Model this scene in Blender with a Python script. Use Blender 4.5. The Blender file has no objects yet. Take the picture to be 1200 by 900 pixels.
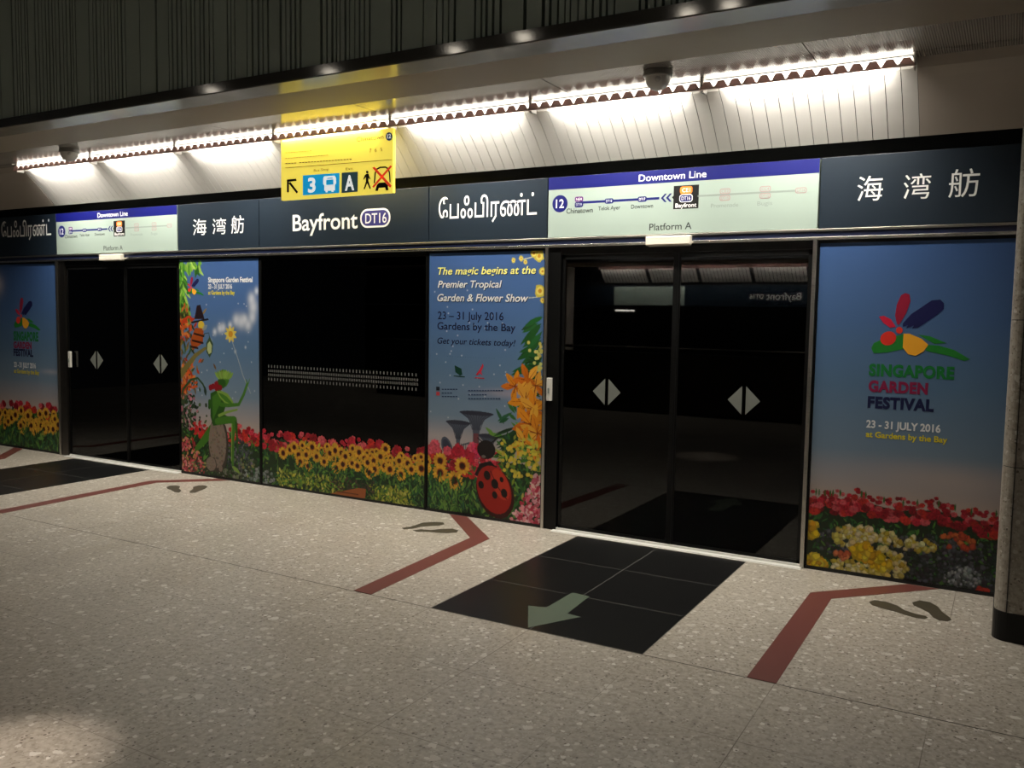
import bpy, bmesh, math, random
import numpy as np
from mathutils import Matrix, Vector, Euler

# ------------------------------------------------------------------ camera, world, exposure
S = bpy.context.scene
COL = S.collection
FPX = 1018.8
CAM = Vector((0.0, -5.7304, 1.6007))
ROT = Euler((math.radians(85.4601), math.radians(-0.8922), math.radians(29.8926)), 'XYZ')
cd = bpy.data.cameras.new('camera'); cam = bpy.data.objects.new('camera', cd); COL.objects.link(cam)
cam.location = CAM; cam.rotation_euler = ROT
cd.sensor_width = 36; cd.lens = FPX * 36 / 1200; cd.clip_start = .05
S.camera = cam
S.view_settings.view_transform = 'Standard'; S.view_settings.look = 'None'
S.view_settings.gamma = 1; S.view_settings.use_curve_mapping = False
S.view_settings.exposure = 0.0
S.cycles.use_denoising = True
S.cycles.max_bounces = 8; S.cycles.diffuse_bounces = 3; S.cycles.glossy_bounces = 4; S.cycles.transparent_max_bounces = 10
S.cycles.sample_clamp_indirect = 6
w = bpy.data.worlds.new('world'); S.world = w; w.use_nodes = True
w.node_tree.nodes['Background'].inputs['Color'].default_value = (.85, .9, 1, 1)
w.node_tree.nodes['Background'].inputs['Strength'].default_value = 0.012
TUBE_POWER = 5.0        # emission of the cove tubes
COVE_POWER = 15.0         # light each fitting throws onto its own sloped reflector, watts
LOUVRE_POWER = 19.0      # light each fitting throws down through its louvre, watts
FAR_TUBE_POWER = 260.0    # cove tubes of the opposite platform side
DOWNLIGHT_POWER = 150.0   # high ceiling downlights, watts each
SPOT_POWER = 900.0
SIGN_GLOW = 0.7         # back lit yellow sign

# ------------------------------------------------------------------ helpers
RM = ROT.to_matrix()
def ray(px, py): return RM @ Vector(((px - 600) / FPX, (450 - py) / FPX, -1))
def hit(px, py, ax, val):
    d = ray(px, py); t = (val - CAM[ax]) / d[ax]; return CAM + d * t
def W(px, py):            # point on the screen-door wall (plane y = 0) -> (X, Z)
    p = hit(px, py, 1, 0.0); return (p.x, p.z)
def F(px, py):            # point on the floor -> (X, Y)
    p = hit(px, py, 2, 0.0); return (p.x, p.y)
def WXat(px, z, y=0.0):   # X of the wall point at height z seen in column px
    a, b = -14.0, 4.0
    MI = RM.transposed()
    for _ in range(50):
        m = (a + b) / 2; v = MI @ (Vector((m, y, z)) - CAM)
        if 600 + FPX * v.x / -v.z < px: a = m
        else: b = m
    return (a + b) / 2
def srgb(*c):
    o = []
    for v in c:
        v = v / 255; o.append(v / 12.92 if v <= .04045 else ((v + .055) / 1.055) ** 2.4)
    return tuple(o)
def mat(name, col, rough=.5, metal=0., spec=.5, emit=None, es=0.):
    m = bpy.data.materials.new(name); m.use_nodes = True
    b = m.node_tree.nodes['Principled BSDF']
    b.inputs['Base Color'].default_value = (*col, 1); b.inputs['Roughness'].default_value = rough
    b.inputs['Metallic'].default_value = metal; b.inputs['Specular IOR Level'].default_value = spec
    if emit: b.inputs['Emission Color'].default_value = (*emit, 1); b.inputs['Emission Strength'].default_value = es
    return m
def link_mesh(name, me, m, parent=None):
    o = bpy.data.objects.new(name, me); COL.objects.link(o)
    if m: me.materials.append(m)
    if parent: o.parent = parent; o.matrix_parent_inverse = parent.matrix_world.inverted() if False else Matrix.Translation(-parent.location)
    return o
def obj(name, bm, m, parent=None, smooth=False):
    bmesh.ops.recalc_face_normals(bm, faces=bm.faces)
    me = bpy.data.meshes.new(name); bm.to_mesh(me); bm.free()
    if smooth:
        for p in me.polygons: p.use_smooth = True
    return link_mesh(name, me, m, parent)
def tag(o, label=None, cat=None, group=None, kind=None):
    if label: o['label'] = label
    if cat: o['category'] = cat
    if group: o['group'] = group
    if kind: o['kind'] = kind
    return o
def thing(name, label, cat, loc, group=None):
    o = bpy.data.objects.new(name, None); COL.objects.link(o); o.location = loc
    o.empty_display_size = .1
    return tag(o, label, cat, group)
def BM(): return bmesh.new()
def box(bm, x0, x1, y0, y1, z0, z1):
    v = [bm.verts.new(p) for p in [(x0,y0,z0),(x1,y0,z0),(x1,y1,z0),(x0,y1,z0),(x0,y0,z1),(x1,y0,z1),(x1,y1,z1),(x0,y1,z1)]]
    for f in [(0,3,2,1),(4,5,6,7),(0,1,5,4),(1,2,6,5),(2,3,7,6),(3,0,4,7)]: bm.faces.new([v[i] for i in f])
    return bm
def boxes(*L):
    bm = BM()
    for b in L: box(bm, *b)
    return bm
def bbox_obj(name, m, parent, bev, *L):     # boxes with softened edges
    bm = boxes(*L)
    if bev: bmesh.ops.bevel(bm, geom=bm.edges[:], offset=bev, segments=2, profile=.5, affect='EDGES')
    return obj(name, bm, m, parent)
def prism(bm, pts, axis, a, b):             # polygon (in the two other axes) extruded along axis from a to b
    def P(u, v, t):
        return {0: (t, u, v), 1: (u, t, v), 2: (u, v, t)}[axis]
    A = [bm.verts.new(P(u, v, a)) for u, v in pts]; B = [bm.verts.new(P(u, v, b)) for u, v in pts]
    n = len(pts)
    bm.faces.new(A); bm.faces.new(B[::-1])
    for i in range(n): bm.faces.new([A[i], B[i], B[(i+1) % n], A[(i+1) % n]])
    return bm
def tube(bm, axis, c, r, a, b, n=16):       # cylinder along an axis; c = centre in the two other axes
    return prism(bm, [(c[0] + r*math.cos(2*math.pi*i/n), c[1] + r*math.sin(2*math.pi*i/n)) for i in range(n)], axis, a, b)
def lathe(bm, prof, cx, cy, n=32):
    rings = []
    for r, z in prof:
        if r < 1e-5: rings.append([bm.verts.new((cx, cy, z))])
        else: rings.append([bm.verts.new((cx + r*math.cos(2*math.pi*i/n), cy + r*math.sin(2*math.pi*i/n), z)) for i in range(n)])
    for A, B in zip(rings, rings[1:]):
        for i in range(n):
            j = (i+1) % n
            if len(A) == 1 and len(B) == 1: continue
            if len(A) == 1: bm.faces.new([A[0], B[i], B[j]])
            elif len(B) == 1: bm.faces.new([A[i], B[0], A[j]])
            else: bm.faces.new([A[i], B[i], B[j], A[j]])
    return bm
def poly_plate(bm, pts, y, t=.0008):        # a thin raised shape on the wall plane, front at y
    return prism(bm, pts, 1, y, y + t)

# lettering: Blender's own text turned into flat mesh
def text_polys(s, offset=0., shear=0., spacing=1.):
    c = bpy.data.curves.new('t', 'FONT'); c.body = s; c.size = 1; c.resolution_u = 4
    c.offset = offset; c.shear = shear; c.space_character = spacing
    o = bpy.data.objects.new('t', c); me = bpy.data.meshes.new_from_object(o)
    V = [(v.co.x, v.co.y) for v in me.vertices]; P = [tuple(p.vertices) for p in me.polygons]
    bpy.data.objects.remove(o); bpy.data.curves.remove(c); bpy.data.meshes.remove(me)
    return V, P
def letters(bm, s, x0, z0, x1, cap, y, offset=0., shear=0., spacing=1., capref='H', flip=False):
    """write s from x0 to x1 on the baseline z0 with capitals of height cap, on plane y (facing -y, or +y when flipped)"""
    V, P = text_polys(s, offset, shear, spacing)
    H, _ = text_polys(capref, offset); hz = max(v[1] for v in H); lo = min(v[1] for v in H) if capref != 'H' else -offset
    xa, xb = min(v[0] for v in V), max(v[0] for v in V)
    sx = (x1 - x0) / (xb - xa); sz = cap / (hz - lo)
    vs = [bm.verts.new((x0 + (v[0] - xa) * sx, y, z0 + (v[1] - lo) * sz)) for v in V]
    for p in P:
        try: bm.faces.new([vs[i] for i in p])
        except ValueError: pass
    return bm
def letters_px(bm, s, xl, yb, xr, yt, y=0., **k):
    """the same, placed by its left end, baseline, right end and cap top as they stand on the wall"""
    a = hit(xl, yb, 1, y); b = hit(xl, yt, 1, y)
    xR = WXat(xr, a.z, y)
    return letters(bm, s, a.x, a.z, xR, b.z - a.z, y, **k)

# ------------------------------------------------------------------ node materials
def ntree(m): return m.node_tree.nodes, m.node_tree.links
def terrazzo(name, joints=True, dark=1.0):
    m = mat(name, (.4, .36, .3), .32, 0, .4); N, L = ntree(m); B = N['Principled BSDF']
    tc = N.new('ShaderNodeTexCoord')
    src = tc.outputs['Object']
    def noise(sc, det=3):
        n = N.new('ShaderNodeTexNoise'); n.inputs['Scale'].default_value = sc; n.inputs['Detail'].default_value = det; L.new(src, n.inputs['Vector']); return n
    def ramp(inp, stops):
        r = N.new('ShaderNodeValToRGB'); e = r.color_ramp.elements
        while len(e) < len(stops): e.new(.5)
        for el, (p, c) in zip(e, stops): el.position = p; el.color = (*c, 1)
        L.new(inp, r.inputs['Fac']); return r.outputs['Color']
    def mix(f, a, b):
        x = N.new('ShaderNodeMix'); x.data_type = 'RGBA'
        if isinstance(f, float): x.inputs[0].default_value = f
        else: L.new(f, x.inputs[0])
        for s, v in ((6, a), (7, b)):
            if isinstance(v, tuple): x.inputs[s].default_value = (*v, 1)
            else: L.new(v, x.inputs[s])
        return x.outputs[2]
    d = dark
    base = ramp(noise(38, 4).outputs['Fac'], [(.3, tuple(v*d for v in (.28, .248, .203))), (.55, tuple(v*d for v in (.41, .37, .315))), (.75, tuple(v*d for v in (.46, .42, .36)))])
    # chips: a voronoi cell is a chip when its random value is high and the point is well inside it
    def chips(scale, thr, rad):
        v = N.new('ShaderNodeTexVoronoi'); v.inputs['Scale'].default_value = scale; v.inputs['Randomness'].default_value = 1
        wn = N.new('ShaderNodeTexNoise'); wn.inputs['Scale'].default_value = scale * 1.6; L.new(src, wn.inputs['Vector'])
        ad = N.new('ShaderNodeVectorMath'); ad.operation = 'MULTIPLY_ADD'; L.new(wn.outputs['Color'], ad.inputs[0]); ad.inputs[1].default_value = (.7/scale,)*3; L.new(src, ad.inputs[2])
        L.new(ad.outputs[0], v.inputs['Vector'])
        sp = N.new('ShaderNodeSeparateColor'); L.new(v.outputs['Color'], sp.inputs[0])
        g = N.new('ShaderNodeMath'); g.operation = 'GREATER_THAN'; L.new(sp.outputs[0], g.inputs[0]); g.inputs[1].default_value = thr
        l = N.new('ShaderNodeMath'); l.operation = 'LESS_THAN'; L.new(v.outputs['Distance'], l.inputs[0]); l.inputs[1].default_value = rad
        k = N.new('ShaderNodeMath'); k.operation = 'MULTIPLY'; L.new(g.outputs[0], k.inputs[0]); L.new(l.outputs[0], k.inputs[1])
        return k.outputs[0], sp.outputs[1]
    c = base
    k, t = chips(80, .50, .44); c = mix(k, c, ramp(t, [(0, tuple(v*d for v in (.22,.19,.152))), (.45, tuple(v*d for v in (.41,.37,.31))), (1, tuple(v*d for v in (.50,.465,.405)))]))
    k, t = chips(34, .70, .38); c = mix(k, c, ramp(t, [(0, tuple(v*d for v in (.38,.34,.29))), (.6, tuple(v*d for v in (.52,.485,.43))), (1, tuple(v*d for v in (.68,.655,.60)))]))
    k, t = chips(17, .84, .34); c = mix(k, c, ramp(t, [(0, tuple(v*d for v in (.46,.42,.36))), (1, tuple(v*d for v in (.62,.59,.535)))]))
    k, t = chips(60, .91, .34); c = mix(k, c, tuple(v*d for v in (.15,.125,.10)))
    if joints:
        sx = N.new('ShaderNodeSeparateXYZ'); L.new(src, sx.inputs[0])
        def line(o, off, step, wd):
            a = N.new('ShaderNodeMath'); a.operation = 'ADD'; L.new(o, a.inputs[0]); a.inputs[1].default_value = -off + 1000*step
            p = N.new('ShaderNodeMath'); p.operation = 'PINGPONG'; L.new(a.outputs[0], p.inputs[0]); p.inputs[1].default_value = step/2
            q = N.new('ShaderNodeMath'); q.operation = 'LESS_THAN'; L.new(p.outputs[0], q.inputs[0]); q.inputs[1].default_value = wd
            return q.outputs[0]
        jx = line(sx.outputs[0], -2.06, .617, .0018); jy = line(sx.outputs[1], -1.922, .6115, .0018)
        mx = N.new('ShaderNodeMath'); mx.operation = 'MAXIMUM'; L.new(jx, mx.inputs[0]); L.new(jy, mx.inputs[1])
        sc = N.new('ShaderNodeMath'); sc.operation = 'MULTIPLY'; L.new(mx.outputs[0], sc.inputs[0])
        wv = ramp(noise(1.3, 1).outputs['Fac'], [(.40, (.2,)*3), (.6, (.95,)*3)])   # some joints are filled and hardly show
        L.new(wv, sc.inputs[1]); c = mix(sc.outputs[0], c, (.14, .115, .09))
        ab = N.new('ShaderNodeMath'); ab.operation = 'COMPARE'; L.new(sx.outputs[1], ab.inputs[0]); ab.inputs[1].default_value = -1.922; ab.inputs[2].default_value = .0035
        c = mix(ab.outputs[0], c, (.05, .04, .03))
        r2 = ramp(noise(2.2, 3).outputs['Fac'], [(.35, (.30,)*3), (.7, (.42,)*3)]); L.new(r2, B.inputs['Roughness'])
    L.new(c, B.inputs['Base Color'])
    return m
def stripes(name, col, dark, step, duty, axis=0, rough=.3, metal=.6):
    m = mat(name, col, rough, metal); N, L = ntree(m); B = N['Principled BSDF']
    tc = N.new('ShaderNodeTexCoord'); sx = N.new('ShaderNodeSeparateXYZ'); L.new(tc.outputs['Object'], sx.inputs[0])
    a = N.new('ShaderNodeMath'); a.operation = 'ADD'; L.new(sx.outputs[axis], a.inputs[0]); a.inputs[1].default_value = 1000*step
    p = N.new('ShaderNodeMath'); p.operation = 'PINGPONG'; L.new(a.outputs[0], p.inputs[0]); p.inputs[1].default_value = step/2
    q = N.new('ShaderNodeMath'); q.operation = 'LESS_THAN'; L.new(p.outputs[0], q.inputs[0]); q.inputs[1].default_value = step/2*duty
    x = N.new('ShaderNodeMix'); x.data_type = 'RGBA'; L.new(q.outputs[0], x.inputs[0]); x.inputs[6].default_value = (*col, 1); x.inputs[7].default_value = (*dark, 1)
    L.new(x.outputs[2], B.inputs['Base Color']); return m
def attr_mat(name, rough=.4, spec=.35):
    m = mat(name, (.5, .5, .5), rough, 0, spec); N, L = ntree(m)
    a = N.new('ShaderNodeAttribute'); a.attribute_name = 'ink'; L.new(a.outputs['Color'], N['Principled BSDF'].inputs['Base Color']); return m
def brushed(name, col, rough, sc=(2, 2, 220), amt=.25, metal=1.):
    m = mat(name, col, rough, metal); N, L = ntree(m); B = N['Principled BSDF']
    tc = N.new('ShaderNodeTexCoord'); mp = N.new('ShaderNodeMapping'); mp.inputs['Scale'].default_value = sc; L.new(tc.outputs['Object'], mp.inputs[0])
    n = N.new('ShaderNodeTexNoise'); n.inputs['Scale'].default_value = 3; n.inputs['Detail'].default_value = 3; L.new(mp.outputs[0], n.inputs['Vector'])
    r = N.new('ShaderNodeMapRange'); r.inputs[3].default_value = rough*(1-amt); r.inputs[4].default_value = rough*(1+amt); L.new(n.outputs['Fac'], r.inputs[0]); L.new(r.outputs[0], B.inputs['Roughness'])
    x = N.new('ShaderNodeMix'); x.data_type = 'RGBA'; L.new(n.outputs['Fac'], x.inputs[0]); x.inputs[6].default_value = (*[c*(1-amt*.5) for c in col], 1); x.inputs[7].default_value = (*[min(1, c*(1+amt*.5)) for c in col], 1)
    L.new(x.outputs[2], B.inputs['Base Color']); return m
def glass_mat(name, tint):
    m = bpy.data.materials.new(name); m.use_nodes = True; N, L = ntree(m); N.remove(N['Principled BSDF'])
    out = N['Material Output']; t = N.new('ShaderNodeBsdfTransparent'); t.inputs[0].default_value = (*tint, 1)
    g = N.new('ShaderNodeBsdfGlossy'); g.inputs['Color'].default_value = (1, 1, 1, 1); g.inputs['Roughness'].default_value = .012
    f = N.new('ShaderNodeFresnel'); f.inputs['IOR'].default_value = 1.42
    x = N.new('ShaderNodeMixShader'); L.new(f.outputs[0], x.inputs[0]); L.new(t.outputs[0], x.inputs[1]); L.new(g.outputs[0], x.inputs[2]); L.new(x.outputs[0], out.inputs['Surface'])
    return m

M = {}
M['floor'] = terrazzo('terrazzo_floor')
M['pillar'] = terrazzo('granite_cladding', joints=False, dark=.85)
M['black_stone'] = mat('black_stone', (.007, .007, .007), .3, 0, .22)
M['steel'] = brushed('brushed_steel', (.50, .48, .44), .3)
M['bright_steel'] = brushed('bright_steel', (.75, .73, .68), .25)
M['sill'] = mat('pale_sill', (.80, .79, .75), .35, .1)
M['dark_steel'] = brushed('dark_steel', (.11, .10, .09), .35)
M['black_frame'] = mat('black_frame', (.004, .004, .004), .3, 0, .2)
M['navy'] = mat('navy_enamel', srgb(24, 35, 46), .42, 0, .4)
M['navy_dark'] = mat('navy_band', srgb(18, 24, 48), .3)
M['black'] = mat('black_and_recess_shade', (.006, .006, .006), .7)
M['white_letter'] = mat('white_letter', (.85, .85, .82), .45)
M['map_white'] = mat('map_white', srgb(152, 167, 158), .4)
M['map_blue'] = mat('map_blue', srgb(13, 18, 98), .4)
M['map_purple'] = mat('map_purple', srgb(95, 40, 110), .4)
M['map_orange'] = mat('map_orange', srgb(245, 130, 40), .4)
M['map_grey'] = mat('map_grey', srgb(132, 143, 137), .4)
M['map_pink'] = mat('map_pink', srgb(158, 132, 132), .4)
M['map_dark'] = mat('map_dark', srgb(38, 44, 44), .4)
M['map_black'] = mat('map_black', (.006, .006, .006), .4)
M['reflector'] = mat('reflector_enamel', (.62, .60, .56), .5, 0, .3)
M['cove_end'] = mat('shaded_reflector_enamel', (.42, .37, .32), .5, 0, .3)  # darker copy of the reflector paint; the unlit look is in its colour
M['soffit'] = mat('soffit_paint', srgb(150, 138, 122), .5, 0, .3)
M['perf'] = stripes('perforated_metal', (.40, .37, .33), (.13, .12, .105), .012, .45, 0, .15, .28)
M['polished'] = brushed('polished_trim', (.30, .275, .235), .19, (1.2, 1, 1), .4, .15)
M['tube'] = mat('lamp_tube', (1, 1, 1), .4, emit=(1, .94, .825), es=TUBE_POWER)
M['fartube'] = mat('far_lamp_tube', (1, 1, 1), .4, emit=(1, .95, .86), es=FAR_TUBE_POWER)
M['louvre'] = mat('louvre_acrylic', (.62, .47, .44), .35)
_N, _L = ntree(M['louvre']); _t = _N.new('ShaderNodeBsdfTranslucent'); _t.inputs[0].default_value = (.62, .46, .43, 1); _x = _N.new('ShaderNodeMixShader'); _x.inputs[0].default_value = .35
_L.new(_N['Principled BSDF'].outputs[0], _x.inputs[1]); _L.new(_t.outputs[0], _x.inputs[2]); _L.new(_x.outputs[0], _N['Material Output'].inputs['Surface'])
M['housing'] = mat('lamp_housing', (.75, .73, .7), .5)
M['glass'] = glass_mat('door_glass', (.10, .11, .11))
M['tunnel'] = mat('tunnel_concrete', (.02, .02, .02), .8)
M['decal'] = mat('grey_decal', srgb(118, 121, 115), .5)
M['red'] = mat('red_stone', srgb(104, 58, 52), .38, 0, .4)
M['foot'] = mat('footprint_vinyl', srgb(66, 60, 47), .45)
M['arrow'] = mat('arrow_vinyl', srgb(74, 87, 71), .45)
M['yellow'] = mat('yellow_sign', srgb(255, 228, 60), .4, emit=srgb(255, 232, 96), es=SIGN_GLOW)
M['sign_blue'] = mat('sign_blue', srgb(20, 150, 205), .4, emit=srgb(20, 150, 205), es=SIGN_GLOW)
M['sign_dark'] = mat('sign_dark', srgb(40, 62, 66), .4, emit=srgb(40, 62, 66), es=SIGN_GLOW)
M['sign_white'] = mat('sign_white', (.9, .9, .9), .4, emit=(.9, .92, .9), es=SIGN_GLOW)
M['sign_black'] = mat('sign_black', (.01, .008, .006), .4)
M['sign_red'] = mat('sign_red', srgb(215, 60, 30), .4, emit=srgb(215, 60, 30), es=SIGN_GLOW)
M['dome_cap'] = mat('dome_cap', (.18, .165, .15), .4)
M['dome'] = mat('dome_plastic', (.62, .59, .56), .2, 0, .6)
M['dome_lens'] = mat('dome_lens', (.02, .02, .02), .15)
M['plate'] = mat('white_plate', (.72, .70, .64), .4)
M['lampbox'] = mat('indicator_cover', (.78, .72, .62), .4)
M['print'] = attr_mat('printed_vinyl')
M['cladding'] = mat('dark_wall_metal', srgb(162, 172, 160), .45, .15)
M['cladding_groove'] = mat('dark_groove', (.012, .012, .011), .6)
M['dark_ceiling'] = mat('dark_ceiling', (.05, .05, .048), .8)
M['lamp_glow'] = mat('downlight_lens', (1, 1, 1), .4, emit=(1, .93, .82), es=14)
def ink(name, *c, rough=.45): 
    k = 'ink_' + name
    if k not in M: M[k] = mat(k, srgb(*c), rough, 0, .3)
    return M[k]

# ------------------------------------------------------------------ the setting
tag(obj('floor', boxes((-16, 5, -14.2, .0, -.12, 0)), M['floor']), kind='structure')
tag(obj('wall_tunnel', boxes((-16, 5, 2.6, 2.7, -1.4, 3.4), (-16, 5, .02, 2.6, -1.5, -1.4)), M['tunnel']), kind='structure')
# header zone above the doors
HB = tag(obj('wall_back', boxes((-12.5, 3, .05, .2, 2.10, 2.59), (-12.5, 3, .22, .3, 2.59, 3.2)), M['black']), kind='structure')  # upper box near black: shade of the gap is put into its colour
tag(bbox_obj('trim_1', M['bright_steel'], None, .003, (-12.5, 3, -.022, .05, 2.098, 2.118)), kind='structure')
tag(obj('trim_2', boxes((-12.5, 3, -.006, .05, 2.118, 2.152)), M['navy_dark']), kind='structure')
tag(bbox_obj('trim_3', M['steel'], None, .003, (-12.5, 3, -.014, .05, 2.152, 2.168)), kind='structure')
# soffit: perforated panels, plain band, polished strip, dark edge trim
SZ = 3.06
def slab(name, y0, y1, z0, z1, m, segs): return obj(name, boxes(*[(a, b, y0, y1, z0, z1) for a, b in segs]), m)
segs, sx = [], [-12.5, -7.09, -5.42, -2.61, -1.045, 3.0]
sx = [-12.5, -8.66, -7.09, -5.60, -4.10, -2.61, -1.045, .5, 3.0]
for a, b in zip(sx, sx[1:]): segs.append((a + .003, b - .003))
ceil = tag(slab('ceiling', -.89, -.447, SZ, SZ + .03, M['perf'], segs), kind='structure')
tag(slab('ceiling', -1.34, -.894, SZ - .004, SZ + .03, M['soffit'], [(-12.5, 3)]), kind='structure').name = 'ceiling_edge'
tag(obj('trim_4', boxes((-12.5, 3, -1.55, -1.34, SZ - .006, SZ + .03)), M['polished']), kind='structure')
tag(obj('trim_5', boxes((-12.5, 3, -1.562, -1.54, SZ - .002, SZ + .062)), mat('polished_edge', (.10, .095, .085), .07, .6)), kind='structure')
tag(obj('trim_6', boxes((-12.5, 3, -.447, .05, SZ + .028, SZ + .04)), M['housing']), kind='structure')
# upper wall: vertical cladding of irregular boards with dark grooves
rg = random.Random(11)
bm = BM(); x = -12.5
while x < 3:
    if rg.random() < .45:
        wd = rg.uniform(.07, .17); box(bm, x, x + wd, -1.55, -1.50, SZ + .06, 5.6); x += wd + rg.choice((.008, .012, .02))
    else:
        for _ in range(rg.randint(2, 4)):
            wd = rg.uniform(.018, .04); box(bm, x, x + wd, -1.55, -1.50, SZ + .06, 5.6); x += wd + rg.choice((.008, .012, .016))
uw = tag(obj('wall_upper', bm, M['cladding']), kind='structure')
obj('groove_backing', boxes((-12.5, 3, -1.50, -1.47, SZ + .03, 5.6)), M['cladding_groove'], uw)
# blank cove panels beyond both ends of the lights
REF = [(0.0, 2.69), (-.068, 2.762), (-.135, 2.833), (-.203, 2.900), (-.268, 2.958), (-.325, 3.004), (-.350, 3.056)]        # (y, z) of the sloped reflector
def sheet(bm, x0, x1, prof, t=.006):
    for (ya, za), (yb, zb) in zip(prof, prof[1:]):
        v = [bm.verts.new(p) for p in [(x0, ya, za), (x1, ya, za), (x1, yb, zb), (x0, yb, zb)]]
        u = [bm.verts.new((q.co.x, q.co.y + t*.7, q.co.z + t*.7)) for q in v]
        bm.faces.new(v); bm.faces.new(u[::-1])
        for i in range(4): bm.faces.new([v[i], u[i], u[(i+1) % 4], v[(i+1) % 4]])
    return bm
bm = sheet(BM(), -.535, 3.0, REF); sheet(bm, -12.5, -8.97, REF)
tag(obj('trim_7', bm, M['cove_end']), kind='structure')
obj('cove_end_soffit', boxes((-.535, 3.0, -.447, -.34, SZ - .004, SZ + .03), (-12.5, -8.97, -.447, -.34, SZ - .004, SZ + .03)), M['perf'], None)
tag(bpy.data.objects['cove_end_soffit'], kind='structure').name = 'trim_8'
# high ceiling with recessed downlights over the platform
hc = tag(obj('ceiling_high', boxes((-16, 5, -14.2, -1.3, 5.5, 5.6)), M['dark_ceiling']), kind='structure')
DL = [(-12.55, -8.42), (-9.84, -8.45), (-7.37, -8.41), (-6.16, -8.32), (-3.82, -8.44), (-3.26, -8.41)]
for (x, y) in DL:
    obj('downlight', lathe(BM(), [(0, 5.49), (.045, 5.49), (.06, 5.47), (.10, 5.47), (.10, 5.5)], x, y, 20), M['lamp_glow'], hc)
    ld = bpy.data.lights.new('downlight_beam', 'SPOT'); ld.energy = DOWNLIGHT_POWER; ld.spot_size = 2.4; ld.spot_blend = .8; ld.shadow_soft_size = .1; ld.color = (1, .93, .82)
    lo = bpy.data.objects.new('downlight_beam', ld); COL.objects.link(lo); lo.location = (x, y, 5.44)
ld = bpy.data.lights.new('narrow_beam', 'SPOT'); ld.energy = SPOT_POWER; ld.spot_size = math.radians(9); ld.spot_blend = .9; ld.shadow_soft_size = .06; ld.color = (1, .86, .74)
lo = bpy.data.objects.new('narrow_beam', ld); COL.objects.link(lo); lo.location = (-3.0, -4.05, 5.44)
obj('downlight', lathe(BM(), [(0, 5.49), (.06, 5.49), (.08, 5.47), (.09, 5.47), (.09, 5.5)], -3.0, -4.05, 20), M['lamp_glow'], hc)

# ------------------------------------------------------------------ cove light fittings
MOD = 1.2035; XR = -.535
ordn = ['first', 'second', 'third', 'fourth', 'fifth', 'sixth', 'seventh']
cove_lab = ['cove light fitting nearest the stone pillar, beside the blank cove panel',
            'cove light fitting above the right-hand route map, second from the pillar',
            'cove light fitting third from the pillar, over the large curly script name',
            'cove light fitting right behind the yellow hanging sign, fourth from the pillar',
            'cove light fitting fifth from the pillar, just left of the yellow sign',
            'cove light fitting sixth from the pillar, second from the far left end',
            'cove light fitting furthest from the pillar, by the small far dome camera']
for i in range(7):
    x1 = XR - MOD*i; x0 = x1 - MOD
    t = thing('cove_light_fitting', cove_lab[i], 'light', ((x0+x1)/2, -.39, SZ), 'cove light fittings above the doors')
    bm = BM(); n = 14; st = MOD / n
    for k in range(n): sheet(bm, x0 + k*st + .002, x0 + (k+1)*st - .002, REF)
    obj('reflector', bm, M['reflector'], t)
    bm = BM(); box(bm, x0 + .01, x1 - .01, -.446, -.35, SZ + .012, SZ + .028)           # tray with front lip
    for xx in (x0 + .006, x1 - .012): box(bm, xx, xx + .006, -.410, -.338, 2.985, SZ + .012)   # end plates
    obj('housing', bm, M['housing'], t)
    obj('lamp_tube', tube(BM(), 0, (-.392, SZ - .022), .016, x0 + .022, x1 - .022, 14), M['tube'], t, True)
    bm = BM(); nb = 13; sb = (MOD - .088) / nb
    for k in range(nb + 1):
        c = x0 + .044 + k*sb
        prism(bm, [(c - .041, 2.998), (c + .041, 2.998), (c + .018, 3.036), (c - .018, 3.036)], 1, -.444, -.428)
    box(bm, x0 + .001, x1 - .001, -.446, -.426, 2.992, 2.999)
    obj('louvre', bm, M['louvre'], t)
    ld = bpy.data.lights.new('louvre_beam', 'AREA'); ld.shape = 'RECTANGLE'; ld.size = MOD - .2; ld.size_y = .05; ld.energy = LOUVRE_POWER; ld.color = (1, .94, .825); ld.spread = math.radians(118)
    lo = bpy.data.objects.new('louvre_beam', ld); COL.objects.link(lo); lo.location = ((x0+x1)/2, -.398, 3.000); lo.rotation_euler = (0, 0, 0)
    ld = bpy.data.lights.new('cove_beam', 'AREA'); ld.shape = 'RECTANGLE'; ld.size = MOD - .3; ld.size_y = .025; ld.energy = COVE_POWER; ld.color = (1, .95, .87); ld.spread = math.radians(130)
    lo = bpy.data.objects.new('cove_beam', ld); COL.objects.link(lo); lo.location = ((x0+x1)/2, -.385, 3.022); lo.rotation_euler = (math.radians(74), 0, 0)

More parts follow.
